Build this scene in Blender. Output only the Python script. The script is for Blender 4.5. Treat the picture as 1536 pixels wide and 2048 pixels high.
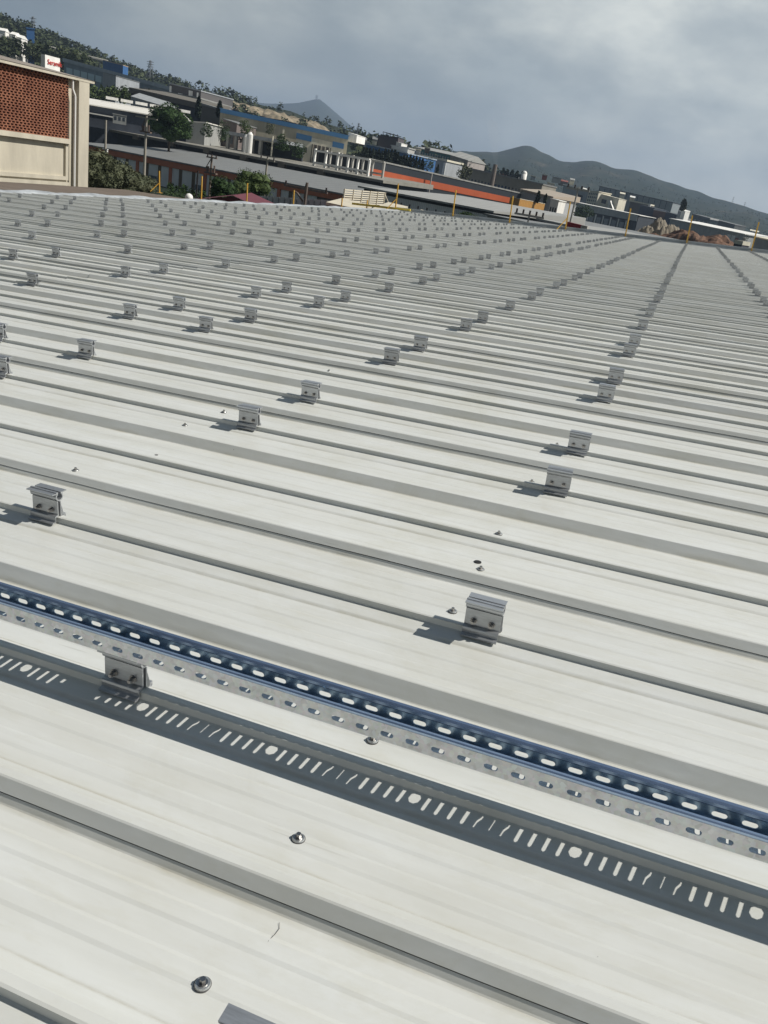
import bpy, math, random, bmesh
from mathutils import Vector, Matrix, noise
from mathutils.geometry import tessellate_polygon
for o in list(bpy.data.objects): bpy.data.objects.remove(o)
S = bpy.context.scene
COL = S.collection
RND = random.Random(7)
# ------------------------------------------------------------------ frame of the roof and of the world
FPX = 1615.0
ROLL, PITCH, YAW = 0.1094858, 0.3766203, -0.3116088      # camera attitude over the roof sheet
TH = math.radians(3.5)                                   # the roof falls this much to the left
HC = 0.836                                               # camera height over the sheet
cp, sp, cy, sy = math.cos(PITCH), math.sin(PITCH), math.cos(YAW), math.sin(YAW)
fw = Vector((sy*cp, cy*cp, -sp)); r0 = Vector((cy, -sy, 0)); u0 = r0.cross(fw)
cr, sr = math.cos(ROLL), math.sin(ROLL)
right = cr*r0 + sr*u0; upv = -sr*r0 + cr*u0
MR = Matrix(((math.cos(TH), 0, -math.sin(TH)), (0, 1, 0), (math.sin(TH), 0, math.cos(TH))))   # roof axes -> world
M4 = MR.to_4x4()
rightw, upw, fww = MR @ right, MR @ upv, MR @ fw
CAMP = MR @ Vector((0, 0, HC))
# ------------------------------------------------------------------ camera
cam = bpy.data.cameras.new('camera'); camo = bpy.data.objects.new('camera', cam); COL.objects.link(camo)
cam.sensor_fit = 'HORIZONTAL'; cam.sensor_width = 36; cam.lens = FPX/1536*36
cam.clip_start = 0.05; cam.clip_end = 30000
camo.matrix_world = Matrix.Translation(CAMP) @ Matrix((rightw, upw, -fww)).transposed().to_4x4()
S.camera = camo
S.render.resolution_x, S.render.resolution_y = 768, 1024
# ------------------------------------------------------------------ light
sun_r = Vector((1.03, 0.32, 1.0)).normalized(); sun_w = (MR @ sun_r).normalized()
SUN_EL = math.asin(sun_w.z); SUN_AZ = math.atan2(sun_w.x, sun_w.y)
sl = bpy.data.lights.new('sun', 'SUN'); sl.energy = 5.0; sl.angle = math.radians(0.5); sl.color = (1, .955, .88)
so = bpy.data.objects.new('sun', sl); COL.objects.link(so)
so.rotation_euler = sun_w.to_track_quat('Z', 'Y').to_euler()
W = bpy.data.worlds.new('World'); S.world = W; W.use_nodes = True
nt = W.node_tree; nt.nodes.clear()
N = nt.nodes.new; L = nt.links.new
out = N('ShaderNodeOutputWorld'); bg = N('ShaderNodeBackground'); L(bg.outputs[0], out.inputs[0])
sky = N('ShaderNodeTexSky'); sky.sky_type = 'NISHITA'; sky.sun_disc = False
sky.sun_elevation = SUN_EL; sky.sun_rotation = SUN_AZ; sky.altitude = 100; sky.air_density = 1.0; sky.dust_density = 2.5; sky.ozone_density = 1.2
tc = N('ShaderNodeTexCoord')
mp = N('ShaderNodeMapping'); mp.inputs['Scale'].default_value = (1, 1, 2.1); mp.inputs['Location'].default_value = (0.6, 0.2, 0.3); L(tc.outputs['Generated'], mp.inputs[0])
n1 = N('ShaderNodeTexNoise'); n1.inputs['Scale'].default_value = 2.9; n1.inputs['Detail'].default_value = 8; n1.inputs['Roughness'].default_value = .5; n1.inputs['Distortion'].default_value = .25
L(mp.outputs[0], n1.inputs['Vector'])
rp1 = N('ShaderNodeValToRGB'); rp1.color_ramp.elements[0].position = .42; rp1.color_ramp.elements[1].position = .72; rp1.color_ramp.interpolation = 'EASE'
L(n1.outputs[0], rp1.inputs[0])
n2 = N('ShaderNodeTexNoise'); n2.inputs['Scale'].default_value = 9; n2.inputs['Detail'].default_value = 9; n2.inputs['Roughness'].default_value = .6
L(mp.outputs[0], n2.inputs['Vector'])
rp2 = N('ShaderNodeValToRGB'); rp2.color_ramp.elements[0].position = .35; rp2.color_ramp.elements[1].position = .72; rp2.color_ramp.interpolation = 'EASE'
L(n2.outputs[0], rp2.inputs[0])
# veil colour of the overcast, a little brighter towards the sun side of the sky
nrm = N('ShaderNodeVectorMath'); nrm.operation = 'DOT_PRODUCT'; nrm.inputs[1].default_value = (0.80, 0.35, 0.5)
L(tc.outputs['Generated'], nrm.inputs[0])
mr = N('ShaderNodeMapRange'); mr.inputs['From Min'].default_value = -.30; mr.inputs['From Max'].default_value = .33
L(nrm.outputs['Value'], mr.inputs['Value'])
veil = N('ShaderNodeMix'); veil.data_type = 'RGBA'
veil.inputs[6].default_value = (1.36, 1.66, 1.72, 1); veil.inputs[7].default_value = (4.95, 5.45, 5.35, 1)
L(mr.outputs[0], veil.inputs[0])
cl = N('ShaderNodeMix'); cl.data_type = 'RGBA'; cl.blend_type = 'MULTIPLY'; cl.inputs[0].default_value = 1
shade = N('ShaderNodeMix'); shade.data_type = 'RGBA'; shade.inputs[6].default_value = (.84, .86, .90, 1); shade.inputs[7].default_value = (1.62, 1.52, 1.44, 1)
L(rp1.outputs[0], shade.inputs[0]); L(veil.outputs[2], cl.inputs[6]); L(shade.outputs[2], cl.inputs[7])
cl2 = N('ShaderNodeMix'); cl2.data_type = 'RGBA'; cl2.blend_type = 'MULTIPLY'; cl2.inputs[0].default_value = 1
sh2 = N('ShaderNodeMix'); sh2.data_type = 'RGBA'; sh2.inputs[6].default_value = (.95, .95, .96, 1); sh2.inputs[7].default_value = (1.32, 1.28, 1.24, 1)
L(rp2.outputs[0], sh2.inputs[0]); L(cl.outputs[2], cl2.inputs[6]); L(sh2.outputs[2], cl2.inputs[7])
sz = N('ShaderNodeSeparateXYZ'); L(tc.outputs['Generated'], sz.inputs[0])
mz = N('ShaderNodeMapRange'); mz.inputs['From Min'].default_value = .18; mz.inputs['From Max'].default_value = .75; L(sz.outputs[2], mz.inputs['Value'])
zen = N('ShaderNodeMix'); zen.data_type = 'RGBA'; zen.inputs[6].default_value = (1, 1, 1, 1); zen.inputs[7].default_value = (.14, .20, .30, 1); L(mz.outputs[0], zen.inputs[0])
cl3 = N('ShaderNodeMix'); cl3.data_type = 'RGBA'; cl3.blend_type = 'MULTIPLY'; cl3.inputs[0].default_value = 1
mb_ = N('ShaderNodeMapRange'); mb_.inputs['From Min'].default_value = -.15; mb_.inputs['From Max'].default_value = .35; mb_.inputs['To Min'].default_value = .45; L(sz.outputs[1], mb_.inputs['Value'])
cl4 = N('ShaderNodeMix'); cl4.data_type = 'RGBA'; cl4.blend_type = 'MULTIPLY'; cl4.inputs[0].default_value = 1; L(cl2.outputs[2], cl4.inputs[6]); L(mb_.outputs[0], cl4.inputs[7])
L(cl4.outputs[2], cl3.inputs[6]); L(zen.outputs[2], cl3.inputs[7])
skm = N('ShaderNodeMix'); skm.data_type = 'RGBA'; skm.inputs[0].default_value = .9
L(sky.outputs[0], skm.inputs[6]); L(cl3.outputs[2], skm.inputs[7]); L(skm.outputs[2], bg.inputs[0])
bg.inputs[1].default_value = 0.10
S.view_settings.view_transform = 'Standard'; S.view_settings.look = 'None'; S.view_settings.exposure = 0.1; S.view_settings.gamma = 1
S.render.engine = 'CYCLES'
S.cycles.volume_step_rate = 4; S.cycles.volume_bounces = 0; S.cycles.max_bounces = 6

# ------------------------------------------------------------------ materials
MATS = {}
def mat(name, col, rough=.6, metal=0, var=0, scale=5, spec=.5, bump=0, bscale=60, stretch=None, col2=None, obj=True):
    if name in MATS: return MATS[name]
    m = bpy.data.materials.new(name); m.use_nodes = True; t = m.node_tree; b = t.nodes['Principled BSDF']
    b.inputs['Base Color'].default_value = (*col, 1); b.inputs['Roughness'].default_value = rough; b.inputs['Metallic'].default_value = metal
    b.inputs['Specular IOR Level'].default_value = spec
    if var or bump:
        c = t.nodes.new('ShaderNodeTexCoord'); mpp = t.nodes.new('ShaderNodeMapping'); t.links.new(c.outputs['Object'], mpp.inputs[0])
        if stretch: mpp.inputs['Scale'].default_value = stretch
        n = t.nodes.new('ShaderNodeTexNoise'); n.inputs['Scale'].default_value = scale; n.inputs['Detail'].default_value = 6; n.inputs['Roughness'].default_value = .65
        t.links.new(mpp.outputs[0], n.inputs['Vector'])
        if var:
            rr = t.nodes.new('ShaderNodeValToRGB'); rr.color_ramp.elements[0].position = .3; rr.color_ramp.elements[1].position = .7
            c2 = col2 or tuple(min(1, x*(1+var)) for x in col); c1 = tuple(x*(1-var) for x in col) if not col2 else col
            rr.color_ramp.elements[0].color = (*c1, 1); rr.color_ramp.elements[1].color = (*c2, 1)
            t.links.new(n.outputs[0], rr.inputs[0]); t.links.new(rr.outputs[0], b.inputs['Base Color'])
        if bump:
            nb = t.nodes.new('ShaderNodeTexNoise'); nb.inputs['Scale'].default_value = bscale; nb.inputs['Detail'].default_value = 4
            t.links.new(mpp.outputs[0], nb.inputs['Vector'])
            bb = t.nodes.new('ShaderNodeBump'); bb.inputs['Strength'].default_value = bump; bb.inputs['Distance'].default_value = .02
            t.links.new(nb.outputs[0], bb.inputs['Height']); t.links.new(bb.outputs[0], b.inputs['Normal'])
    MATS[name] = m; return m

def roof_mat():
    m = bpy.data.materials.new('painted_roof_sheet'); m.use_nodes = True; t = m.node_tree; b = t.nodes['Principled BSDF']; n = t.nodes.new; l = t.links.new
    c = n('ShaderNodeTexCoord')
    a = n('ShaderNodeMapping'); a.inputs['Scale'].default_value = (1.3, 5, 5); l(c.outputs['Object'], a.inputs[0])
    x = n('ShaderNodeTexNoise'); x.inputs['Scale'].default_value = 2.2; x.inputs['Detail'].default_value = 8; x.inputs['Roughness'].default_value = .62; l(a.outputs[0], x.inputs['Vector'])
    r = n('ShaderNodeValToRGB'); r.color_ramp.elements[0].position = .3; r.color_ramp.elements[1].position = .68
    r.color_ramp.elements[0].color = (.585, .59, .55, 1); r.color_ramp.elements[1].color = (.645, .66, .64, 1); l(x.outputs[0], r.inputs[0])
    # dusty cream patches
    x2 = n('ShaderNodeTexNoise'); x2.inputs['Scale'].default_value = 6; x2.inputs['Detail'].default_value = 10; x2.inputs['Roughness'].default_value = .7; l(a.outputs[0], x2.inputs['Vector'])
    r2 = n('ShaderNodeValToRGB'); r2.color_ramp.elements[0].position = .52; r2.color_ramp.elements[1].position = .75
    r2.color_ramp.elements[0].color = (0, 0, 0, 1); r2.color_ramp.elements[1].color = (.6, .6, .6, 1); l(x2.outputs[0], r2.inputs[0])
    mx = n('ShaderNodeMix'); mx.data_type = 'RGBA'; l(r2.outputs[0], mx.inputs[0]); l(r.outputs[0], mx.inputs[6]); mx.inputs[7].default_value = (.55, .545, .475, 1)
    # fine streaks along the sheet
    a3 = n('ShaderNodeMapping'); a3.inputs['Scale'].default_value = (2, 60, 60); l(c.outputs['Object'], a3.inputs[0])
    x3 = n('ShaderNodeTexNoise'); x3.inputs['Scale'].default_value = 1; x3.inputs['Detail'].default_value = 5; l(a3.outputs[0], x3.inputs['Vector'])
    r3 = n('ShaderNodeMapRange'); r3.inputs['From Min'].default_value = .3; r3.inputs['From Max'].default_value = .7; r3.inputs['To Min'].default_value = .975; r3.inputs['To Max'].default_value = 1.015; l(x3.outputs[0], r3.inputs[0])
    m3 = n('ShaderNodeMix'); m3.data_type = 'RGBA'; m3.blend_type = 'MULTIPLY'; m3.inputs[0].default_value = 1; l(mx.outputs[2], m3.inputs[6]); l(r3.outputs[0], m3.inputs[7])
    # dirt specks
    v = n('ShaderNodeTexVoronoi'); v.inputs['Scale'].default_value = 14; l(c.outputs['Object'], v.inputs['Vector'])
    w = n('ShaderNodeTexWhiteNoise'); l(v.outputs['Position'], w.inputs['Vector'])
    g = n('ShaderNodeMath'); g.operation = 'MULTIPLY'; l(w.outputs[0], g.inputs[0]); l(w.outputs[0], g.inputs[1])
    g2 = n('ShaderNodeMath'); g2.operation = 'MULTIPLY'; g2.inputs[1].default_value = .055; l(g.outputs[0], g2.inputs[0])
    g3 = n('ShaderNodeMath'); g3.operation = 'SUBTRACT'; g3.inputs[1].default_value = .030; l(g2.outputs[0], g3.inputs[0])
    g4 = n('ShaderNodeMath'); g4.operation = 'LESS_THAN'; l(v.outputs['Distance'], g4.inputs[0]); l(g3.outputs[0], g4.inputs[1])
    g5 = n('ShaderNodeMath'); g5.operation = 'MULTIPLY'; g5.inputs[1].default_value = .7; l(g4.outputs[0], g5.inputs[0])
    m4 = n('ShaderNodeMix'); m4.data_type = 'RGBA'; l(g5.outputs[0], m4.inputs[0]); l(m3.outputs[2], m4.inputs[6]); m4.inputs[7].default_value = (.10, .095, .08, 1)
    sy_ = n('ShaderNodeSeparateXYZ'); l(c.outputs['Object'], sy_.inputs[0])
    cur = m4.outputs[2]
    def mth(op, a_, b_=None):
        q = n('ShaderNodeMath'); q.operation = op
        for i_, z_ in enumerate((a_, b_)):
            if z_ is None: continue
            if isinstance(z_, (int, float)): q.inputs[i_].default_value = z_
            else: l(z_, q.inputs[i_])
        return q.outputs[0]
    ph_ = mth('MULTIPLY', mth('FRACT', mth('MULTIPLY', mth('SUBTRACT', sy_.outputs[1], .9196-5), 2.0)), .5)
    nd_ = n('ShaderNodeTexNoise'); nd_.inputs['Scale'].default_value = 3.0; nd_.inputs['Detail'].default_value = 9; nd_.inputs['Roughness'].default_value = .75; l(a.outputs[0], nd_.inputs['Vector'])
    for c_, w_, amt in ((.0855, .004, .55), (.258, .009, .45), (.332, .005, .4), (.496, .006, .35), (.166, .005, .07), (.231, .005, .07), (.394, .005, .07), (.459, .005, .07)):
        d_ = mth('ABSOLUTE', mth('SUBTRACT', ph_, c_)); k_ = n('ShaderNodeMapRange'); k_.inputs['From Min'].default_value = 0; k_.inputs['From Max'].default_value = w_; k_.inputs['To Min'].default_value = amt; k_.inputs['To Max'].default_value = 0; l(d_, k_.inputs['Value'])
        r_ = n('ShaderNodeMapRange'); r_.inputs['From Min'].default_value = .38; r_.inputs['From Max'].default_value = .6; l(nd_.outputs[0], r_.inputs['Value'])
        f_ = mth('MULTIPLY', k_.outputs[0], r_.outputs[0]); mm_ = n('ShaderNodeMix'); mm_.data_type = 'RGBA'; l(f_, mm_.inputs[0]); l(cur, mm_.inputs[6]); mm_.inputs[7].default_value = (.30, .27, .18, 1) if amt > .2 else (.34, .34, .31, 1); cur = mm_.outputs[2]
    # scuffed, washed patches and drip runs
    sp_ = n('ShaderNodeTexNoise'); sp_.inputs['Scale'].default_value = .9; sp_.inputs['Detail'].default_value = 12; sp_.inputs['Roughness'].default_value = .78; sp_.inputs['Distortion'].default_value = 1.2; l(c.outputs['Object'], sp_.inputs['Vector'])
    r_ = n('ShaderNodeMapRange'); r_.inputs['From Min'].default_value = .50; r_.inputs['From Max'].default_value = .66; r_.inputs['To Max'].default_value = .45; l(sp_.outputs[0], r_.inputs['Value'])
    mm_ = n('ShaderNodeMix'); mm_.data_type = 'RGBA'; l(r_.outputs[0], mm_.inputs[0]); l(cur, mm_.inputs[6]); mm_.inputs[7].default_value = (.50, .495, .42, 1); cur = mm_.outputs[2]
    # each panel its own tone, thin rubbed scratches
    wn_ = n('ShaderNodeTexWhiteNoise'); wn_.noise_dimensions = '1D'; l(mth('FLOOR', mth('ADD', sy_.outputs[1], .33)), wn_.inputs['W'])
    k_ = n('ShaderNodeMapRange'); k_.inputs['To Min'].default_value = .95; k_.inputs['To Max'].default_value = 1.03; l(wn_.outputs[0], k_.inputs['Value'])
    mm_ = n('ShaderNodeMix'); mm_.data_type = 'RGBA'; mm_.blend_type = 'MULTIPLY'; mm_.inputs[0].default_value = 1; l(cur, mm_.inputs[6]); l(k_.outputs[0], mm_.inputs[7]); cur = mm_.outputs[2]
    for rot_, sc_, th_ in ((.35, 6, .735), (-.6, 4, .75), (1.2, 5, .745)):
        ms_ = n('ShaderNodeMapping'); ms_.inputs['Rotation'].default_value = (0, 0, rot_); ms_.inputs['Scale'].default_value = (sc_*.35, sc_*9, 1); l(c.outputs['Object'], ms_.inputs[0])
        ns_ = n('ShaderNodeTexNoise'); ns_.inputs['Scale'].default_value = 1.6; ns_.inputs['Detail'].default_value = 3; l(ms_.outputs[0], ns_.inputs['Vector'])
        k_ = n('ShaderNodeMapRange'); k_.inputs['From Min'].default_value = th_-.02; k_.inputs['From Max'].default_value = th_+.02; k_.inputs['To Max'].default_value = .35; l(ns_.outputs[0], k_.inputs['Value'])
        mm_ = n('ShaderNodeMix'); mm_.data_type = 'RGBA'; l(k_.outputs[0], mm_.inputs[0]); l(cur, mm_.inputs[6]); mm_.inputs[7].default_value = (.36, .36, .32, 1); cur = mm_.outputs[2]
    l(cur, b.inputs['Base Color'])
    b.inputs['Roughness'].default_value = .42; b.inputs['Specular IOR Level'].default_value = .65
    rr = n('ShaderNodeMapRange'); rr.inputs['To Min'].default_value = .28; rr.inputs['To Max'].default_value = .44; l(x.outputs[0], rr.inputs[0]); l(rr.outputs[0], b.inputs['Roughness'])
    xb = n('ShaderNodeTexNoise'); xb.inputs['Scale'].default_value = 3; xb.inputs['Detail'].default_value = 3; l(a.outputs[0], xb.inputs['Vector'])
    bb = n('ShaderNodeBump'); bb.inputs['Strength'].default_value = .35; bb.inputs['Distance'].default_value = .007; l(xb.outputs[0], bb.inputs['Height']); l(bb.outputs[0], b.inputs['Normal'])
    MATS['roof'] = m; return m
ROOFM = roof_mat()
def galv():
    m = bpy.data.materials.new('galvanised_steel'); m.use_nodes = True; t = m.node_tree; b = t.nodes['Principled BSDF']; n = t.nodes.new; l = t.links.new
    c = n('ShaderNodeTexCoord'); v = n('ShaderNodeTexVoronoi'); v.inputs['Scale'].default_value = 160; l(c.outputs['Object'], v.inputs['Vector'])
    x = n('ShaderNodeTexNoise'); x.inputs['Scale'].default_value = 35; x.inputs['Detail'].default_value = 6; l(c.outputs['Object'], x.inputs['Vector'])
    r = n('ShaderNodeValToRGB'); r.color_ramp.elements[0].position = .25; r.color_ramp.elements[1].position = .7
    r.color_ramp.elements[0].color = (.42, .46, .50, 1); r.color_ramp.elements[1].color = (.70, .74, .76, 1); l(x.outputs[0], r.inputs[0])
    mm = n('ShaderNodeMix'); mm.data_type = 'RGBA'; mm.inputs[0].default_value = .18; l(r.outputs[0], mm.inputs[6]); l(v.outputs['Color'], mm.inputs[7])
    hs = n('ShaderNodeHueSaturation'); hs.inputs['Saturation'].default_value = .25; l(mm.outputs[2], hs.inputs['Color']); l(hs.outputs[0], b.inputs['Base Color'])
    b.inputs['Metallic'].default_value = .6
    rr = n('ShaderNodeMapRange'); rr.inputs['To Min'].default_value = .22; rr.inputs['To Max'].default_value = .5; l(x.outputs[0], rr.inputs[0]); l(rr.outputs[0], b.inputs['Roughness'])
    MATS['galv'] = m; return m
GALV = galv()
ALU = mat('mill_aluminium', (.45, .465, .48), .40, .72, var=.16, scale=40, stretch=(1, 8, 8))
def _rand_tone(m, lo, hi):
    t = m.node_tree; b = t.nodes['Principled BSDF']; lk = b.inputs['Base Color'].links[0]; src = lk.from_socket
    oi = t.nodes.new('ShaderNodeObjectInfo'); k = t.nodes.new('ShaderNodeMapRange'); k.inputs['To Min'].default_value = lo; k.inputs['To Max'].default_value = hi; t.links.new(oi.outputs['Random'], k.inputs['Value'])
    x = t.nodes.new('ShaderNodeMix'); x.data_type = 'RGBA'; x.blend_type = 'MULTIPLY'; x.inputs[0].default_value = 1; t.links.new(src, x.inputs[6]); t.links.new(k.outputs[0], x.inputs[7]); t.links.new(x.outputs[2], b.inputs['Base Color'])
_rand_tone(ALU, .88, 1.15)
STEEL = mat('stainless_bolt', (.35, .34, .33), .3, 1, var=.2, scale=200)
GAP_SHADE = mat('painted_gap_shade', (.02, .022, .025), .9)  # black paint for the shade in the gap below lap edges
RUBBER = mat('rubber_washer', (.10, .10, .10), .7)
YEL = mat('yellow_paint', (.62, .36, .05), .55, 0, var=.15, scale=3)

# ------------------------------------------------------------------ mesh helper
class MB:
    def __init__(s): s.v = []; s.f = []; s.mi = []; s.m = 0
    def quad(s, a, b, c, d): s.poly([a, b, c, d])
    def poly(s, pts):
        i = len(s.v); s.v += [tuple(p) for p in pts]; s.f.append(tuple(range(i, i+len(pts)))); s.mi.append(s.m)
    def box(s, x0, x1, y0, y1, z0, z1):
        i = len(s.v)
        s.v += [(x0, y0, z0), (x1, y0, z0), (x1, y1, z0), (x0, y1, z0), (x0, y0, z1), (x1, y0, z1), (x1, y1, z1), (x0, y1, z1)]
        for f in ((0, 3, 2, 1), (4, 5, 6, 7), (0, 1, 5, 4), (1, 2, 6, 5), (2, 3, 7, 6), (3, 0, 4, 7)): s.f.append(tuple(i+k for k in f)); s.mi.append(s.m)
    def bar(s, a, b, r, n=8, r2=None):
        a = Vector(a); b = Vector(b); d = (b-a).normalized(); p = d.orthogonal().normalized(); q = d.cross(p); r2 = r if r2 is None else r2
        i = len(s.v)
        for k in range(n):
            t = 2*math.pi*k/n; o = p*math.cos(t)+q*math.sin(t); s.v.append(tuple(a+o*r)); s.v.append(tuple(b+o*r2))
        for k in range(n):
            j = (k+1) % n; s.f.append((i+2*k, i+2*j, i+2*j+1, i+2*k+1)); s.mi.append(s.m)
        s.f.append(tuple(i+2*k for k in range(n))[::-1]); s.mi.append(s.m); s.f.append(tuple(i+2*k+1 for k in range(n))); s.mi.append(s.m)
    def extr(s, prof, x0, x1, close=True):
        # prof: list of (y,z); extruded along x
        i = len(s.v); n = len(prof)
        for y, z in prof: s.v.append((x0, y, z))
        for y, z in prof: s.v.append((x1, y, z))
        for k in range(n if close else n-1):
            j = (k+1) % n; s.f.append((i+k, i+j, i+n+j, i+n+k)); s.mi.append(s.m)
        if close:
            s.f.append(tuple(i+k for k in range(n))[::-1]); s.mi.append(s.m); s.f.append(tuple(i+n+k for k in range(n))); s.mi.append(s.m)
    def ico(s, c, r, sub=1, sc=(1, 1, 1), jit=0):
        bm = bmesh.new(); bmesh.ops.create_icosphere(bm, subdivisions=sub, radius=1)
        i = len(s.v)
        for v in bm.verts:
            k = 1+RND.uniform(-jit, jit); s.v.append((c[0]+v.co.x*r*sc[0]*k, c[1]+v.co.y*r*sc[1]*k, c[2]+v.co.z*r*sc[2]*k))
        for f in bm.faces: s.f.append(tuple(i+v.index for v in f.verts)); s.mi.append(s.m)
        bm.free()
    def mesh(s, name, mats):
        me = bpy.data.meshes.new(name); me.from_pydata(s.v, [], s.f)
        for m in (mats if isinstance(mats, (list, tuple)) else [mats]): me.materials.append(m)
        if any(s.mi): me.polygons.foreach_set('material_index', s.mi)
        me.update(); bm = bmesh.new(); bm.from_mesh(me); bmesh.ops.recalc_face_normals(bm, faces=bm.faces); bm.to_mesh(me); bm.free()
        return me
def link(name, me, parent=None, mw=None, smooth=False):
    o = bpy.data.objects.new(name, me); COL.objects.link(o)
    if parent: o.parent = parent
    if mw is not None: o.matrix_world = mw
    if smooth and me: me.polygons.foreach_set('use_smooth', [True]*len(me.polygons))
    return o
def tag(o, label=None, cat=None, group=None, kind=None):
    if label: o['label'] = label
    if cat: o['category'] = cat
    if group: o['group'] = group
    if kind: o['kind'] = kind
    return o
ORD = ['zeroth', 'first', 'second', 'third', 'fourth', 'fifth', 'sixth', 'seventh', 'eighth', 'ninth', 'tenth', 'eleventh', 'twelfth', 'thirteenth', 'fourteenth', 'fifteenth',
       'sixteenth', 'seventeenth', 'eighteenth', 'nineteenth', 'twentieth']
def ordn(n):
    if n <= 20: return ORD[n]
    t, u = divmod(n, 10); T = ['', '', 'twenty', 'thirty', 'forty', 'fifty'][t]
    return (T[:-1]+'ieth') if u == 0 else T+'-'+ORD[u]

# ================================================================== THE ROOF WE STAND ON
P = .5
def foot(n): return .9196 + P*n
U0, U1, UL = -13.5, 9.0, -4.14
V1 = 39.0
Z = 0.0
def profile(n):
    """points (v, z) from the foot of seam n to the foot of seam n+1 (far)"""
    f = foot(n); e = []
    e += [(f-.006, 0), (f+.002, .004), (f+.032, .0105), (f+.0345, .0115), (f+.0365, .0225), (f+.0345, .0245), (f+.038, .0262), (f+.050, .0258), (f+.072, .008), (f+.0855, 0)]
    for c in (f+.147, f+.212): e += [(c-.0165, 0), (c-.0105, .0015), (c+.0105, .0015), (c+.0165, 0)]
    e += [(f+.2585, 0), (f+.2605, .0015), (f+.2780, .0290), (f+.2800, .030), (f+.292, .030), (f+.296, .028), (f+.332, 0)]
    for c in (f+.375, f+.440): e += [(c-.0165, 0), (c-.0105, .0014), (c+.0105, .0014), (c+.0165, 0)]
    return e
def roof_mesh(ua, ub, dz, step, ends=False):
    mb = MB(); pr = []
    n = -6
    while foot(n) < V1: pr += profile(n); n += 1
    pr = [p for p in pr if p[0] < V1]
    us = [ua]; 
    while us[-1] < ub-1e-6: us.append(min(ub, us[-1]+step))
    nv = len(pr); verts = []
    for u in us:
        for v, z in pr:
            wob = .0011*noise.noise(Vector((u*2.3, v*3.1, 0))) + .0015*noise.noise(Vector((u*.5, v*.9, 5)))
            vv = v + .0012*noise.noise(Vector((u*1.1, round(v*4)*.7, 9)))
            verts.append((u, vv, z+dz+wob))
    faces = []
    for i in range(len(us)-1):
        for j in range(nv-1):
            a = i*nv+j; faces.append((a, a+nv, a+nv+1, a+1))
    me = bpy.data.meshes.new('roof_sheet'); me.from_pydata(verts, [], faces); me.materials.append(ROOFM); me.update()
    return me
wh = bpy.data.objects.new('roofed_hall', None); COL.objects.link(wh); wh.matrix_world = M4
tag(wh, 'wide hall under the camera with an off-white ribbed metal roof carrying rows of clamps', 'building')
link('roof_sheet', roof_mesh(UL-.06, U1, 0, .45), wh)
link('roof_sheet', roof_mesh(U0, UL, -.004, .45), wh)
# end face of the upper sheets where they lap the lower ones
mb = MB(); n = -6; pr = []
while foot(n) < V1: pr += profile(n); n += 1
pr = [p for p in pr if p[0] < V1]
for a, b in zip(pr, pr[1:]): mb.quad((UL-.0605, a[0], a[1]), (UL-.0605, b[0], b[1]), (UL-.0605, b[0], b[1]-.003), (UL-.0605, a[0], a[1]-.003))
link('lap_edge', mb.mesh('lap_edge', mat('cut_edge', (.2, .2, .19), .6)), wh)
# side lap: every second wide rib has a second sheet edge half way down its near slope
def lap_strip(n):
    mb = MB(); f = foot(n); ua, ub = U0, U1; u = ua; prev = None; step = .06 if n < 8 else .25
    amp = .0032 if n < 10 else .004
    while u < ub+1e-6:
        w = noise.noise(Vector((u*1.4, n*3.7, 1))); w2 = noise.noise(Vector((u*5, n*1.7, 2)))
        zb = .0135 + amp*w*.9 + .0009*w2; t = (zb-.0015)/.0275; lift = .0012+.0022*max(0, w+.15)
        vb = f+.2605+.0175*t-.0013-lift*.4; zb2 = zb; wd = .0007+lift*.55
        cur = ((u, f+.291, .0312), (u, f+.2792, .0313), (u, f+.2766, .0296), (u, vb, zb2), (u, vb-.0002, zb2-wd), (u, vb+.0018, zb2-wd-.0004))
        if prev:
            mb.m = 0
            for q in range(3): mb.quad(prev[q], cur[q], cur[q+1], prev[q+1])
            mb.m = 1; mb.quad(prev[3], cur[3], cur[4], prev[4]); mb.quad(prev[4], cur[4], cur[5], prev[5])  # thin dark strip below the sheet edge, drawn in place of gap shadow
        prev = cur; u += step
    me = mb.mesh('side_lap', [ROOFM, GAP_SHADE]); link('side_lap', me, wh)
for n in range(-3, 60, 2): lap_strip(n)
# walls, edge flashings
WALLM = mat('hall_wall', (.42, .41, .38), .8, var=.1)
mb = MB(); mb.box(U0+.02, U1, -2.5, V1-.05, -8.2, -.06); link('wall', mb.mesh('wall', WALLM), wh)
FLASH = mat('bright_flashing', (.56, .58, .59), .35, .35, var=.35, scale=2, bump=.6, bscale=4)
mb = MB(); v = 6.0; prev = None
while v < V1:
    h = .010+.040*noise.noise(Vector((v*1.1, 0, 3)))+.014*noise.noise(Vector((v*4, 0, 3))); q = .05*noise.noise(Vector((v*.8, 4, 3)))
    cur = [(U0+.22+q, v, .004), (U0+.14+q*.7, v, .03+h*.6), (U0-.02, v, .055+h), (U0-.17+q*.4, v, .035+h*.5), (U0-.20, v, -.25)]
    if prev:
        for a in range(4): mb.quad(prev[a], cur[a], cur[a+1], prev[a+1])
    prev = cur; v += .22
link('edge_flashing', mb.mesh('edge_flashing', FLASH), wh)
mb = MB()
mb.extr([(V1-.16, .004), (V1-.15, .05), (V1-.02, .055), (V1-.02, .03), (V1+.06, .03), (V1+.06, .17), (V1+.16, .17), (V1+.16, -.3), (V1-.02, -.3), (V1-.14, .0)], U0-.2, U1)
link('gutter', mb.mesh('gutter', mat('gutter_metal', (.34, .37, .39), .45, .3, var=.2, scale=1.5)), wh)

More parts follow.
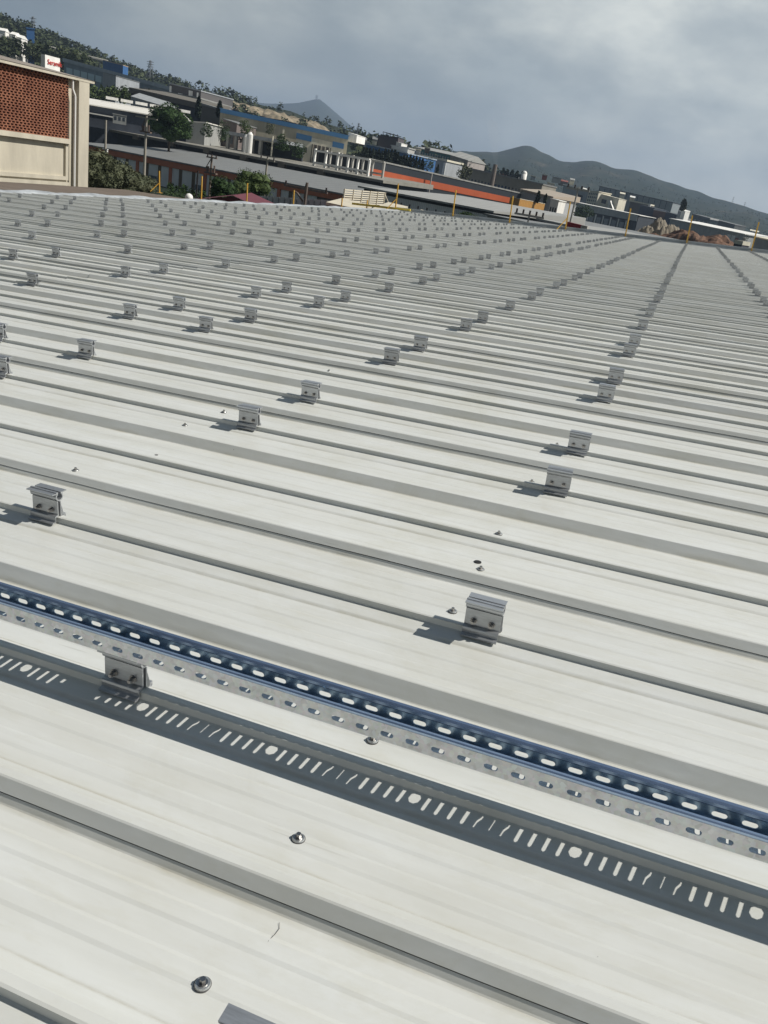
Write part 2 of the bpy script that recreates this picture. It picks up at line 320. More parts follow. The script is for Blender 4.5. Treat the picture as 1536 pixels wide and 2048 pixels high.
# old brown roof on the left side, lower than ours
nb = bpy.data.objects.new('lower_hall', None); COL.objects.link(nb); nb.matrix_world = M4
tag(nb, 'lower hall with an old brown corrugated roof left of the white one', 'building')
BROWN = mat('weathered_brown_sheet', (.19, .155, .125), .8, var=.25, scale=.8, stretch=(.4, 6, 1))
mb = MB(); vv = 10.0; rows = []
def wb(u): return -.88 + (-13.6-u)*.0215 if u > -29 else -.55-(-29-u)*.05
us = [-13.62, -18, -23, -27, -29, -33, -38, -44]
k = 0
while vv < 39.0:
    rows.append([(u, vv, wb(u)+(.035 if k % 2 else 0)) for u in us]); vv += .09; k += 1
for a, b in zip(rows, rows[1:]):
    for j in range(len(us)-1): mb.quad(a[j], a[j+1], b[j+1], b[j])
link('roof', mb.mesh('roof', BROWN), nb)
mb = MB(); mb.box(-44, -13.64, 10, 38.95, -8, -2.0)
link('wall', mb.mesh('wall', mat('lower_wall', (.35, .33, .3), .85)), nb)
mb = MB(); mb.box(-44, -13.64, 38.95, 39.2, -4, -1.1); link('fascia', mb.mesh('fascia', BROWN), nb)

# ================================================================== CLAMPS
CV = .040                                                   # clamp centre behind the seam foot
def clamp_parts(hi=True):
    W2 = .0375; R = {}
    def pc(pts): return pts
    # near jaw: plate, ledge, drop, foot  (y towards the far side, 0 = plate centre)
    t = .0028
    near = [(-.006, .0735), (-.006, .0335), (-.0130, .0305), (-.0150, .0290), (-.0160, .0250), (-.0150, .0180), (-.0230, .0150), (-.0245, .0160), (-.0255, .0150), (-.0240, .0120),
            (-.0125, .0150), (-.0120, .0180), (-.0125, .0250), (-.003, .0298), (-.003, .0735)]
    mb = MB(); mb.extr(near, -W2, W2-.0008); R['front_jaw'] = (mb, ALU)
    far = [(.0015, .0705), (-.0015, .0705), (-.0015, .0275), (.010, .0245), (.010, .030), (.0165, .030), (.0165, .0215), (.0145, .0215), (.0145, .0275), (.0125, .0275), (.0125, .021), (.0015, .024)]
    mb = MB(); mb.extr([(y+.003, z) for y, z in far], -W2+.0006, W2+.0012); R['back_jaw'] = (mb, ALU)
    # head: open round channel with two wings
    mb = MB(); c = (.0005, .0855); ro, ri = .0122, .0088; pts = []; inn = []
    for k in range(0, 13):
        a = math.radians(128+ (412-128)*k/12); pts.append((c[0]+ro*math.cos(a), c[1]+ro*math.sin(a)))
        inn.append((c[0]+ri*math.cos(a), c[1]+ri*math.sin(a)))
    prof = [(-.0235, .0985), (-.0235, .0955), (-.0085, .0948)] + pts[1:-1] + [(.0095, .0948), (.0245, .0955), (.0245, .0985), (.0045, .0985)] + inn[::-1] + [(-.0035, .0985)]
    mb.extr(prof, -W2-.0008, W2+.0012)
    mb.extr([(-.0105, .0985), (-.0105, .1005), (-.0045, .1005), (-.0035, .0985)], -W2-.0008, W2+.0012)
    R['rail_head'] = (mb, ALU)
    if hi:
        for sx in (-.0185, .019):
            mb = MB(); mb.bar((sx, -.0058, .0445), (sx, -.0078, .0445), .0075, 16); mb.bar((sx, -.0078, .0445), (sx, -.0138, .0445), .0058, 6); mb.bar((sx, -.0138, .0445), (sx, -.0185, .0445), .0036, 10)
            R['bolt%s' % sx] = (mb, STEEL)
    for q_, (mb_c, m_c) in R.items(): mb_c.v = [(x_, y_, z_ if z_ < .03 else .03+(z_-.03)*.865) for x_, y_, z_ in mb_c.v]
    return R
CP = clamp_parts()
CM = {k: mb.mesh(k.split('-')[0].split('0')[0] if k.startswith('bolt') else k, m) for k, (mb, m) in CP.items()}
me_all = MB()
for k, (mb, m) in CP.items():
    i = len(me_all.v); me_all.v += mb.v; me_all.f += [tuple(i+j for j in f) for f in mb.f]; me_all.mi += [1 if k.startswith('bolt') else 0]*len(mb.f)
CLOW = me_all.mesh('roof_clamp', [ALU, STEEL])
ROWU = [2.26, .98, -.23, -1.325, -2.425, -2.93, -4.07, -5.165, -6.32, -7.44, -8.57, -9.70, -10.84, -12.0]
SEQ = [-1, 1, 3, 4, 6, 7, 9, 10, 12, 14, 15, 17, 18, 20, 21, 23, 24, 26, 27, 29, 30, 32, 33, 35, 36, 38, 39, 41, 42, 45, 46, 48, 50, 51, 53, 55, 57, 58, 60, 61, 63, 65, 66, 68, 69, 71, 72, 74, 75]
def topix(p):
    q = Vector(p)-Vector((0, 0, HC)); z = q.dot(fw)
    if z < .05: return None
    return 768+FPX*q.dot(right)/z, 1024-FPX*q.dot(upv)/z
cl_list = []; rest = []
for ri, u in enumerate(ROWU):
    cnt = 0
    for n in SEQ:
        uu = u + RND.uniform(-.012, .012) if n > 12 else u+RND.uniform(-.004, .004)+(.016 if (n == 4 and u == -2.93) else 0); v = foot(n)+CV
        if (u == -.23 and n == -1): uu = -.224
        v += .010 if n == -1 else 0
        p = topix((uu, v, .06))
        if p is None: continue
        ins = -24 < p[0] < 1551 and -20 < p[1] < 2110
        if ins:
            cnt += 1; cl_list.append((math.hypot(uu, v), ri, cnt, n, uu, v))
        elif -250 < p[0] < 1790: rest.append((uu, v))
cl_list.sort()
# numbering within each row from the camera outwards

def clamp_full(u, v, label, rz):
    r = bpy.data.objects.new('roof_clamp', None); COL.objects.link(r)
    r.matrix_world = M4 @ Matrix.Translation((u, v, 0)) @ Matrix.Rotation(rz, 4, 'Z')
    for k in CM:
        o = bpy.data.objects.new('bolt' if k.startswith('bolt') else k, CM[k]); COL.objects.link(o); o.parent = r
    tag(r, label, 'clamp', 'clamps in rows on the roof seams'); return r
for i, (d, ri, cnt, n, u, v) in enumerate(cl_list[:299]):
    rz = RND.uniform(-.035, .035) if d > 2 else RND.uniform(-.012, .012)
    lab = 'silver roof clamp, %s from the camera in the %s clamp row from the right' % (ordn(cnt), ordn(ri+1))
    if n == -1: lab = 'roof clamp cut off by the bottom edge of the photo, only its flat top showing'
    if d < 13: clamp_full(u, v, lab, rz)
    else:
        o = bpy.data.objects.new('roof_clamp', CLOW); COL.objects.link(o); o.matrix_world = M4 @ Matrix.Translation((u, v, 0)) @ Matrix.Rotation(rz, 4, 'Z')
        tag(o, lab, 'clamp', 'clamps in rows on the roof seams')
# clamp that carries the perforated channel
clamp_full(-.732, foot(0)+CV+.006, 'roof clamp under the perforated steel channel, carrying it', .0)
me_all2 = MB()
for u, v in [(c[4], c[5]) for c in cl_list[299:]]+rest:
    i = len(me_all2.v); me_all2.v += [(x+u, y+v, z) for x, y, z in me_all.v]; me_all2.f += [tuple(i+j for j in f) for f in me_all.f]; me_all2.mi += me_all.mi
o = link('remaining_roof_clamps', me_all2.mesh('remaining_roof_clamps', [ALU, STEEL]), None, M4)  # far clamps merged with nearer unseen ones outside the view
tag(o, 'tiny grey clamps crowding the far roof end, with unseen nearer ones beside the view', 'clamps', None, 'stuff')

# ================================================================== PERFORATED CHANNEL
ZB, ZT, VN, VF = .0905, .1235, .942, .995
def slot(cx, cy, lx, ly, n=6):
    """rounded slot as polygon, lx >= ly horizontal or vertical"""
    pts = []
    if lx >= ly:
        r = ly/2; a = lx/2-r
        for k in range(n+1): t = -math.pi/2+math.pi*k/n; pts.append((cx+a+r*math.cos(t), cy+r*math.sin(t)))
        for k in range(n+1): t = math.pi/2+math.pi*k/n; pts.append((cx-a+r*math.cos(t), cy+r*math.sin(t)))
    else:
        return [(cx+(q-cy), cy+(p-cx)) for p, q in slot(cx, cy, ly, lx, n)][::-1]
    return pts
def plate(mb, a0, a1, b0, b1, holes, mapf):
    polys = [[Vector((a0, b0, 0)), Vector((a1, b0, 0)), Vector((a1, b1, 0)), Vector((a0, b1, 0))]] + [[Vector((x, y, 0)) for x, y in h] for h in holes]
    flat = [p for q in polys for p in q]; i = len(mb.v); mb.v += [mapf(p.x, p.y) for p in flat]
    for t in tessellate_polygon(polys): mb.f.append(tuple(i+k for k in t)); mb.mi.append(mb.m)
rail = bpy.data.objects.new('perforated_channel', None); COL.objects.link(rail); rail.matrix_world = M4
tag(rail, 'long galvanised steel channel with slotted sides lying across the roof on a clamp', 'rail')
RU0, RU1 = -2.6, 1.7
def solid(me, t, name):
    o = link(name, me, rail); md = o.modifiers.new('thickness', 'SOLIDIFY'); md.thickness = t; md.offset = 0; return o
PW = .0390
mbn = MB(); mbf = MB(); k = 0
u = RU0
while u < RU1:
    c = u+PW/2
    ph = (-.2618-c) / PW; 
    plate(mbn, u, u+PW, ZB, ZT-.002, [slot(c, .1035, .0205, .0085)], lambda x, y: (x, VN, y))
    plate(mbf, u, u+PW, ZB, ZT-.002, [slot(c, .1005, .0205, .0085)], lambda x, y: (x, VF, y))
    u += PW
UEND = u
sh = ((-.2618 - (RU0+PW/2)) % PW)
mbn.v = [(x+sh, y, z) for x, y, z in mbn.v]
shf = ((-.2668 - (RU0+PW/2)) % PW)
mbf.v = [(x+shf+.0, y, z) for x, y, z in mbf.v]
INNER = mat('inner_steel_shade_tint', (.30, .40, .50), .26, .8, var=.35, scale=60)  # dark blue shade and sky reflection inside the channel, put into the colour
solid(mbn.mesh('side_wall', GALV), .0013, 'side_wall'); solid(mbf.mesh('side_wall', INNER), .0013, 'side_wall')
mb = MB(); u = -.36-.2376*9-.0099; per = .2376; pitch = per/12
while u < UEND:
    holes = []
    for i in range(12):
        c = u+pitch*(i+.5)
        if i == 0: holes.append([(c+.0095*math.cos(t*math.pi/4+.3), .9680+.0095*math.sin(t*math.pi/4+.3)) for t in range(8)])
        elif i in (5, 7): holes.append([(c-.0035, .9545), (c-.0005, .954), (c+.0002, .9635), (c+.0035, .9705), (c+.0035, .982), (c+.0008, .982), (c+.0002, .9725), (c-.0032, .9655)])
        elif i == 6: holes.append([(c-.0015, .957), (c+.0012, .957), (c+.0015, .974), (c+.0035, .980), (c-.003, .980), (c-.001, .973)])
        else: holes.append(slot(c, .9680, .0066, .030, 5))
    plate(mb, u, u+per, VN, VF, holes, lambda x, y: (x, y, ZB))
    u += per
solid(mb.mesh('web', INNER), .0013, 'web')
LIP = mat('rolled_lip_sky_tint', (.38, .48, .64), .26, .9, var=.1, scale=30)  # blue of the reflected sky mixed into the lip's base colour
for v, s in ((VN, 1), (VF, -1)):
    mb = MB(); pts = [(v, ZT-.004), (v-.0016*s, ZT-.001), (v-.0012*s, ZT+.0018), (v+.0012*s, ZT+.0032), (v+.0060*s, ZT+.0026), (v+.0092*s, ZT+.0002), (v+.0098*s, ZT-.004), (v+.0082*s, ZT-.0065), (v+.0078*s, ZT-.004), (v+.006*s, ZT-.0002), (v+.0018*s, ZT), (v+.0006*s, ZT-.004)]
    mb.extr(pts, RU0, UEND+.02); link('rolled_lip', mb.mesh('rolled_lip', LIP), rail)

# ================================================================== ROOF SCREWS AND MARKS
def screw(u, v, z, label, s=1):
    r = bpy.data.objects.new('roof_screw', None); COL.objects.link(r); r.matrix_world = M4 @ Matrix.Translation((u, v, z)) @ Matrix.Rotation(RND.uniform(0, 1), 4, 'Z') @ Matrix.Rotation(RND.uniform(-.05, .05), 4, 'X')
    mb = MB(); mb.bar((0, 0, 0), (0, 0, .0022*s), .0105*s, 20); link('rubber_washer', mb.mesh('rubber_washer', RUBBER), r)
    mb = MB(); mb.bar((0, 0, .0022*s), (0, 0, .0040*s), .0098*s, 20, .0088*s); link('steel_washer', mb.mesh('steel_washer', mat('zinc', (.5, .51, .5), .35, .8, var=.3, scale=150)), r)
    mb = MB(); mb.bar((0, 0, .004*s), (0, 0, .0052*s), .0062*s, 14); mb.bar((0, 0, .0052*s), (0, 0, .0105*s), .0042*s, 6, .0038*s); link('hex_head', mb.mesh('hex_head', STEEL), r)
    tag(r, label, 'screw', 'roofing screws')
for u, v, lab in ((-.330, .559, 'hex roofing screw with washer at the bottom, left of the cut-off clamp'),
                  (-.329, .800, 'hex roofing screw with washer on the flat pan below the channel shadow'),
                  (-.314, 1.047, 'roofing screw half hidden behind the lower edge of the perforated channel'),
                  (-.316, 1.545, 'roofing screw just left of the nearest free-standing clamp'),
                  (-.313, 1.790, 'roofing screw beside a black empty screw hole'),
                  (-.323, 2.040, 'lone roofing screw a rib beyond the black screw hole'),
                  (-.324, 2.542, 'roofing screw at the left foot of the second clamp in the right-hand row'),
                  (-.319, 3.050, 'roofing screw at the left foot of the third clamp in the right-hand row'),
                  (-1.517, 1.790, 'roofing screw above the leftmost near clamp'),
                  (-1.529, 2.369, 'roofing screw left of two paired clamps, on the nearer pan'),
                  (-1.516, 2.611, 'roofing screw directly left of a clamp head, one rib farther'),
                  (-1.510, 3.582, 'tiny roofing screw on the pan right of the paired clamps'),
                  (-1.513, 4.555, 'tiny roofing screw left of the farther paired clamps')):
    screw(u, v, .0005, lab, .95)
mb = MB(); mb.bar((0, 0, 0), (0, 0, .0016), .0095, 16); mb.bar((0, 0, .0016), (0, 0, .0017), .006, 14)
o = link('screw_hole', mb.mesh('screw_hole', mat('black_sealant', (.015, .015, .015), .6)), None, M4 @ Matrix.Translation((-.330, 1.829, .0006)))
tag(o, 'black empty screw hole plug next to a roofing screw', 'hole plug')
mb = MB(); mb.ico((0, 0, .001), .006, 1, (1, .8, .4), .2)
o = link('dirt_lump', mb.mesh('dirt_lump', RUBBER), None, M4 @ Matrix.Translation((-1.42, 2.043, .0005)))
tag(o, 'small dark lump of dirt on the pan left of the middle', 'dirt')
mb = MB()
pp = [(-.2905, .668, 0), (-.2865, .660, 0), (-.2880, .650, 0), (-.2905, .640, 0), (-.2895, .632, 0)]
for a, b in zip(pp, pp[1:]): mb.bar((a[0], a[1], .0016), (b[0], b[1], .0009), .00028, 5)
o = link('hair_fibre', mb.mesh('hair_fibre', mat('fibre', (.12, .11, .10), .8)), None, M4); tag(o, 'thin dark bent fibre lying across the pan near the bottom', 'fibre')

# ================================================================== PIXEL BEARINGS -> REAL POSITIONS
def ray(x, y): return ((x-768)/FPX)*rightw - ((y-1024)/FPX)*upw + fww
def WP(x, y, D):
    d = ray(x, y); h = math.hypot(d.x, d.y); return CAMP + d*(D/h)
def AZ(x, y): d = ray(x, y); return math.degrees(math.atan2(d.x, d.y))
# ------------------------------------------------------------------ terrain
SKA = [(-60, 4.8), (-43.5, 4.15), (-40.8, 3.75), (-38.3, 3.35), (-36.6, 3.0), (-35.3, 2.85), (-33.8, 2.7), (-31.9, 2.5), (-31.1, 2.5), (-29.8, 2.5), (-28.15, 2.40), (-26.7, 2.42), (-25.4, 2.2), (-23.7, 2.05), (-21.9, 1.8),
       (-18.9, 1.65), (-16.3, 1.6), (-12.9, .8), (-9, .1), (-6.3, -.4), (4.2, -.5), (20, -.5), (60, 0)]
SKB = [(-60, .2), (-20, 1.2), (-16.1, 1.91), (-13.6, 2.25), (-12.4, 2.5), (-11.68, 2.79), (-11.1, 2.80), (-10.6, 2.68), (-9.4, 2.5), (-8.33, 2.48), (-7.6, 2.72), (-7.12, 2.75), (-5.83, 2.63), (-3.57, 2.33), (-1.28, 1.87), (.61, 1.59), (3.86, 1.19), (8, .8), (20, .3), (60, .5)]
SKC = [(-60, 1), (-36, 2.0), (-31.1, 2.60), (-30.67, 2.66), (-29.3, 2.56), (-27.4, 2.78), (-26.2, 3.07), (-25.2, 3.42), (-25.0, 3.43), (-24.3, 3.09), (-23.6, 2.7), (-22.9, 2.31), (-22.04, 1.92), (-20, 1.0), (-16, .3), (60, .1)]
def interp(t, x):
    if x <= t[0][0]: return t[0][1]
    for (a, b), (c, d) in zip(t, t[1:]):
        if x <= c: return b+(d-b)*(x-a)/(c-a)
    return t[-1][1]
GZ = -9.0
def tz(az, D):
    a = interp(SKA, az); b = interp(SKB, az); c = interp(SKC, az)
    T = lambda e, d: d*math.tan(math.radians(e))+CAMP.z
    far = -.35
    pts = [(0, GZ), (270, GZ), (430, GZ+max(0, .38*(T(a, 430)-GZ)) if a > .6 else GZ), (850, max(GZ, T(a, 850))), (1100, max(GZ-2, T(a, 1100)*.8-6)), (1600, max(-12, .25*T(b, 1600))), (2700, T(b, 2700)), (3500, T(b, 3500)*.45), (4500, .5*T(c, 4500)), (6000, T(c, 6000)), (8500, -20)]
    z = interp(pts, D)
    if D > 300:
        x = D*math.sin(math.radians(az)); y = D*math.cos(math.radians(az)); k = min(1, (D-300)/600)
        z += k*(3.0*noise.noise(Vector((x/90, y/90, 0))) + 12*noise.noise(Vector((x/260, y/260, 3)))*(D > 1200)*(D < 4000) + 8*noise.noise(Vector((x/60, y/60, 7)))*(D > 1500)*(D < 4000))
    return z
Ds = [0.5, 60, 150, 270, 330, 400, 470, 540, 610, 680, 750, 800, 850, 900, 970, 1050, 1150, 1300, 1500, 1750, 2000, 2200, 2350, 2500, 2600, 2700, 2800, 2950, 3200, 3600, 4200, 4800, 5300, 5700, 6000, 6300, 7000, 8500]
azs = []
a = -62.0
while a <= 40: azs.append(a); a += .25 if -45 < a < 6 else 1.5
vs = []; fs = []
for a in azs:
    for D in Ds: vs.append((D*math.sin(math.radians(a)), D*math.cos(math.radians(a)), tz(a, D)))
nd = len(Ds)
for i in range(len(azs)-1):
    for j in range(nd-1): q = i*nd+j; fs.append((q, q+nd, q+nd+1, q+1))
me = bpy.data.meshes.new('terrain'); me.from_pydata(vs, [], fs)
def terrain_mat():
    m = bpy.data.materials.new('scrub_hills'); m.use_nodes = True; t = m.node_tree; b = t.nodes['Principled BSDF']; n = t.nodes.new; l = t.links.new
    c = n('ShaderNodeTexCoord')
    x = n('ShaderNodeTexNoise'); x.inputs['Scale'].default_value = .0085; x.inputs['Detail'].default_value = 12; x.inputs['Roughness'].default_value = .78; x.inputs['Distortion'].default_value = .6; l(c.outputs['Object'], x.inputs['Vector'])
    r = n('ShaderNodeValToRGB'); e = r.color_ramp.elements; e[0].position = .36; e[0].color = (.010, .018, .011, 1); e[1].position = .72; e[1].color = (.26, .19, .12, 1)
    k = e.new(.5); k.color = (.018, .028, .018, 1); k = e.new(.6); k.color = (.040, .043, .030, 1); l(x.outputs[0], r.inputs[0])
    l(r.outputs[0], b.inputs['Base Color']); b.inputs['Roughness'].default_value = .95; b.inputs['Specular IOR Level'].default_value = .1
    return m
me.materials.append(terrain_mat()); me.polygons.foreach_set('use_smooth', [True]*len(me.polygons)); me.update()
tag(link('terrain', me), 'scrubby plain and hills behind the industrial estate', None, None, 'structure')
mb = MB(); mb.quad((-12000, -12000, -30), (12000, -12000, -30), (12000, 12000, -30), (-12000, 12000, -30))
g = link('ground', mb.mesh('ground', mat('dry_ground', (.20, .18, .13), .95, var=.2, scale=.02))); tag(g, None, None, None, 'structure')
# ------------------------------------------------------------------ building helper
def MC(name, col, rough=.75, var=.12, scale=.35, **k): k.setdefault('stretch', (1, 1, .22)); return mat(name, col, rough, 0, var=max(var, .16), scale=max(scale, .9), **k)
def ribbed(name, col, pitch=4.0, rough=.55, amt=.18):
    if name in MATS: return MATS[name]
    m = bpy.data.materials.new(name); m.use_nodes = True; t = m.node_tree; b = t.nodes['Principled BSDF']; n = t.nodes.new; l = t.links.new
    c = n('ShaderNodeTexCoord'); sx = n('ShaderNodeSeparateXYZ'); l(c.outputs['Object'], sx.inputs[0])
    mu = n('ShaderNodeMath'); mu.operation = 'MULTIPLY'; mu.inputs[1].default_value = pitch; l(sx.outputs[0], mu.inputs[0])
    fr = n('ShaderNodeMath'); fr.operation = 'FRACT'; l(mu.outputs[0], fr.inputs[0])
    gt = n('ShaderNodeMath'); gt.operation = 'GREATER_THAN'; gt.inputs[1].default_value = .72; l(fr.outputs[0], gt.inputs[0])
    no = n('ShaderNodeTexNoise'); no.inputs['Scale'].default_value = .5; no.inputs['Detail'].default_value = 7; l(c.outputs['Object'], no.inputs['Vector'])
    mr_ = n('ShaderNodeMapRange'); mr_.inputs['To Min'].default_value = .78; mr_.inputs['To Max'].default_value = 1.15; l(no.outputs[0], mr_.inputs[0])
    mx = n('ShaderNodeMix'); mx.data_type = 'RGBA'; l(gt.outputs[0], mx.inputs[0]); mx.inputs[6].default_value = (*col, 1); mx.inputs[7].default_value = (*[x*(1-amt) for x in col], 1)
    m2 = n('ShaderNodeMix'); m2.data_type = 'RGBA'; m2.blend_type = 'MULTIPLY'; m2.inputs[0].default_value = 1; l(mx.outputs[2], m2.inputs[6]); l(mr_.outputs[0], m2.inputs[7])
    l(m2.outputs[2], b.inputs['Base Color']); b.inputs['Roughness'].default_value = rough; MATS[name] = m; return m
GLASS = mat('dark_window_glass', (.03, .04, .055), .15, 0, spec=.8)
CONC = MC('concrete', (.40, .39, .36)); WHITE = MC('white_paint_wall', (.80, .79, .75), var=.06); CREAM = MC('cream_render', (.66, .62, .50)); GREYW = MC('grey_panel', (.33, .35, .37))
DARKW = MC('dark_cladding', (.035, .042, .052), var=.2); BEIGE = MC('beige_cladding', (.44, .41, .31)); BLUE = mat('blue_cladding', (.035, .12, .30), .6, var=.12, scale=.4); BLUEF = mat('blue_fascia', (.05, .16, .32), .6)
ROOFG = ribbed('old_grey_roof', (.21, .215, .21), .35); ROOFL = ribbed('pale_roof', (.36, .36, .34), .35); ROOFW = mat('white_roof', (.72, .70, .64), .6, var=.05, scale=.2)
ORANGE = mat('terracotta_paint', (.46, .15, .075), .7, var=.15, scale=.6); CORRW = ribbed('corrugated_white', (.74, .75, .75), 3.0); BROWNP = MC('brown_panel', (.13, .10, .065), var=.2)
TEAL = MC('teal_cladding', (.06, .20, .20)); BRICKR = MC('red_roof', (.23, .07, .05))
class Bld:
    """front wall from pixel p1 to p2 (its top edge) at horizontal distances D1, D2; base at ground height zb"""
    def __init__(s, name, label, cat, p1, D1, p2, D2, depth, zb=-9.5, wall=CONC, group=None, yb=None):
        a = WP(*p1, D1); b = WP(*p2, D2); s.p1 = p1; s.D1 = D1
        if yb: zb = WP(p1[0], yb, D1).z
        s.az = a.z; s.L = math.hypot(b.x-a.x, b.y-a.y); s.zb = zb
        s.h1, s.h2 = a.z-zb, b.z-zb; s.D = depth; s.top = wall
        s.o = bpy.data.objects.new(name, None); COL.objects.link(s.o); s.o.location = (a.x, a.y, zb); s.ang = math.atan2(b.y-a.y, b.x-a.x); s.o.rotation_euler = (0, 0, s.ang)
        tag(s.o, label, cat, group)
        h1, h2 = s.h1, s.h2; m = MB(); L_ = s.L; d = depth
        V = [(0, 0, 0), (L_, 0, 0), (L_, d, 0), (0, d, 0), (0, 0, h1), (L_, 0, h2), (L_, d, h2), (0, d, h1)]
        for f in ((0, 1, 5, 4), (1, 2, 6, 5), (2, 3, 7, 6), (3, 0, 4, 7), (4, 5, 6, 7)): m.poly([V[i] for i in f])
        s.part('wall', m, wall)
    def part(s, name, mb, m, label=None):
        o = link(name, mb.mesh(name, m), s.o)
        if label: o['label'] = label
        return o
    def h(s, x): return s.h1+(s.h2-s.h1)*x/s.L
    def roofto(s, y, m=ROOFG, over=.5, t=.3):
        c = WP(s.p1[0], y, s.D1+s.D); return s.roof('mono', c.z-s.az-t, m, over, t)
    def roof(s, kind='flat', rise=1.0, m=ROOFG, over=.4, t=.3, name='roof'):
        mb = MB(); o = over; d = s.D; a, b = -o, s.L+o; g = .003
        def H(x): return s.h(min(max(x, 0), s.L))+g
        if kind == 'flat': sec = [(-o, 0), (d+o, 0)]
        elif kind == 'mono': sec = [(-o, 0), (d+o, rise)]
        elif kind == 'gable': sec = [(-o, 0), (d/2, rise), (d+o, 0)]
        for (y0, z0), (y1, z1) in zip(sec, sec[1:]):
            mb.quad((a, y0, H(a)+z0+t), (b, y0, H(b)+z0+t), (b, y1, H(b)+z1+t), (a, y1, H(a)+z1+t))
        y0, z0 = sec[0]; mb.quad((a, y0, H(a)+z0), (b, y0, H(b)+z0), (b, y0, H(b)+z0+t), (a, y0, H(a)+z0+t))
        y1, z1 = sec[-1]; mb.quad((a, y1, H(a)), (b, y1, H(b)), (b, y1, H(b)+z1+t), (a, y1, H(a)+z1+t))
        for x in (a, b):
            pts = [(x, y, H(x)+z+t) for y, z in sec]+[(x, sec[-1][0], H(x)), (x, sec[0][0], H(x))]; mb.poly(pts)
        return s.part(name, mb, m)
    def panel(s, name, x0, x1, f0, f1, m, out_=.05, label=None, absz=False):
        """panel on the front, x in fractions of the length, f in fractions of height"""
        X0, X1 = x0*s.L, x1*s.L; mb = MB(); o = out_
        za, zb_, zc, zd = s.h(X0)*f0, s.h(X1)*f0, s.h(X1)*f1, s.h(X0)*f1
        mb.quad((X0, -o, za), (X1, -o, zb_), (X1, -o, zc), (X0, -o, zd))
        mb.quad((X0, -o, zd), (X1, -o, zc), (X1, 0, zc), (X0, 0, zd)); mb.quad((X0, -o, za), (X0, -o, zd), (X0, 0, zd), (X0, 0, za)); mb.quad((X1, -o, zb_), (X1, 0, zb_), (X1, 0, zc), (X1, -o, zc)); mb.quad((X0, -o, za), (X1, -o, zb_), (X1, 0, zb_), (X0, 0, za))
        return s.part(name, mb, m, label)
    def windows(s, nx, f0, f1, x0=.04, x1=.96, fill=.55, m=GLASS, out_=.04):
        w = (x1-x0)/nx
        for i in range(nx): s.panel('window', x0+w*(i+.5-fill/2), x0+w*(i+.5+fill/2), f0, f1, m, out_)
def text_on(b, body, x, z, size, m, out_=.08):
    c = bpy.data.curves.new('lettering', 'FONT'); c.body = body; c.size = size; c.extrude = .02
    t = bpy.data.objects.new('tmp', c); COL.objects.link(t); bpy.context.view_layer.update()
    me = bpy.data.meshes.new_from_object(t); bpy.data.objects.remove(t); me.materials.clear(); me.materials.append(m)
    o = bpy.data.objects.new('lettering', me); COL.objects.link(o); o.parent = b.o; o.location = (x, -out_, z); o.rotation_euler = (math.pi/2, 0, 0); return o

# ------------------------------------------------------------------ brick hall, left
def brick_mat():
    m = bpy.data.materials.new('hollow_brick_wall'); m.use_nodes = True; t = m.node_tree; b = t.nodes['Principled BSDF']; n = t.nodes.new; l = t.links.new
    c = n('ShaderNodeTexCoord'); no = n('ShaderNodeTexNoise'); no.inputs['Scale'].default_value = 1.3; no.inputs['Detail'].default_value = 6; l(c.outputs['Object'], no.inputs['Vector'])
    r = n('ShaderNodeValToRGB'); r.color_ramp.elements[0].color = (.17, .06, .032, 1); r.color_ramp.elements[1].color = (.30, .125, .07, 1); r.color_ramp.elements[0].position = .3; r.color_ramp.elements[1].position = .7
    l(no.outputs[0], r.inputs[0]); l(r.outputs[0], b.inputs['Base Color']); b.inputs['Roughness'].default_value = .85; return m
bx = -37.8
bo = bpy.data.objects.new('brick_hall', None); COL.objects.link(bo); ztop = CAMP.z+2.22
yb = 46.9; y0 = 30.0
bo.location = (bx, yb, -9.0); tag(bo, 'big hall at the left edge with a perforated red brick wall framed in cream concrete', 'building')
HT = ztop+9.0
def bpart(name, mb, m): return link(name, mb.mesh(name, m), bo)
# local: x = towards us (+), y along wall (0 at the corner, negative to the left), z up
CRM = MC('cream_concrete', (.50, .46, .37), var=.08, scale=.8)
def zpx(x, y):   # height on the wall plane x=bx for a pixel
    d = ray(x, y); t = (bx-CAMP.x)/d.x; return CAMP.z+t*d.z+9.0, CAMP.y+t*d.y-yb
zc_, _ = zpx(165, 163); zbk, _ = zpx(150, 280); zp1, _ = zpx(150, 285); zp2, _ = zpx(145, 352); zbs, _ = zpx(150, 372)
mb = MB(); mb.box(-30, -.35, y0-yb-12, 0, 0, zc_); bpart('wall', mb, CRM)
mb = MB(); mb.box(-.35, .12, y0-yb-12, .45, zc_, HT); bpart('cornice', mb, CRM)
mb = MB(); mb.box(-.35, .10, -.95, 0, 0, zc_-.004); bpart('corner_pilaster', mb, CRM)
mb = MB(); nr = int((zc_-.12-zbk)/.2)
LW = 16.0
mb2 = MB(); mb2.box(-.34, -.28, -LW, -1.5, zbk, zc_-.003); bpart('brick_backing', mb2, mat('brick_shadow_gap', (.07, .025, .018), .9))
rh = (zc_-.02-zbk)/24
for j in range(24):
    z = zbk+j*rh
    mb.box(-.28, -.20, -LW, -1.5, z, z+rh*.30)
    y = -LW+(.1 if j % 2 else 0)
    while y < -1.6:
        mb.box(-.28, -.21, y, min(y+.1, -1.5), z+rh*.30, z+rh); y += .30
bpart('perforated_brickwork', mb, brick_mat())
mb = MB(); mb.box(-.35, -.05, -LW, -1.5, zbk-.28, zbk-.003); bpart('sill_band', mb, CRM)
mb = MB(); mb.box(-.35, -.20, -LW, -1.5, zp2-.3, zp2-.08); mb.box(-.35, -.20, -1.75, -1.5, zp2-.08, zbk-.285); bpart('panel_frame', mb, CRM)
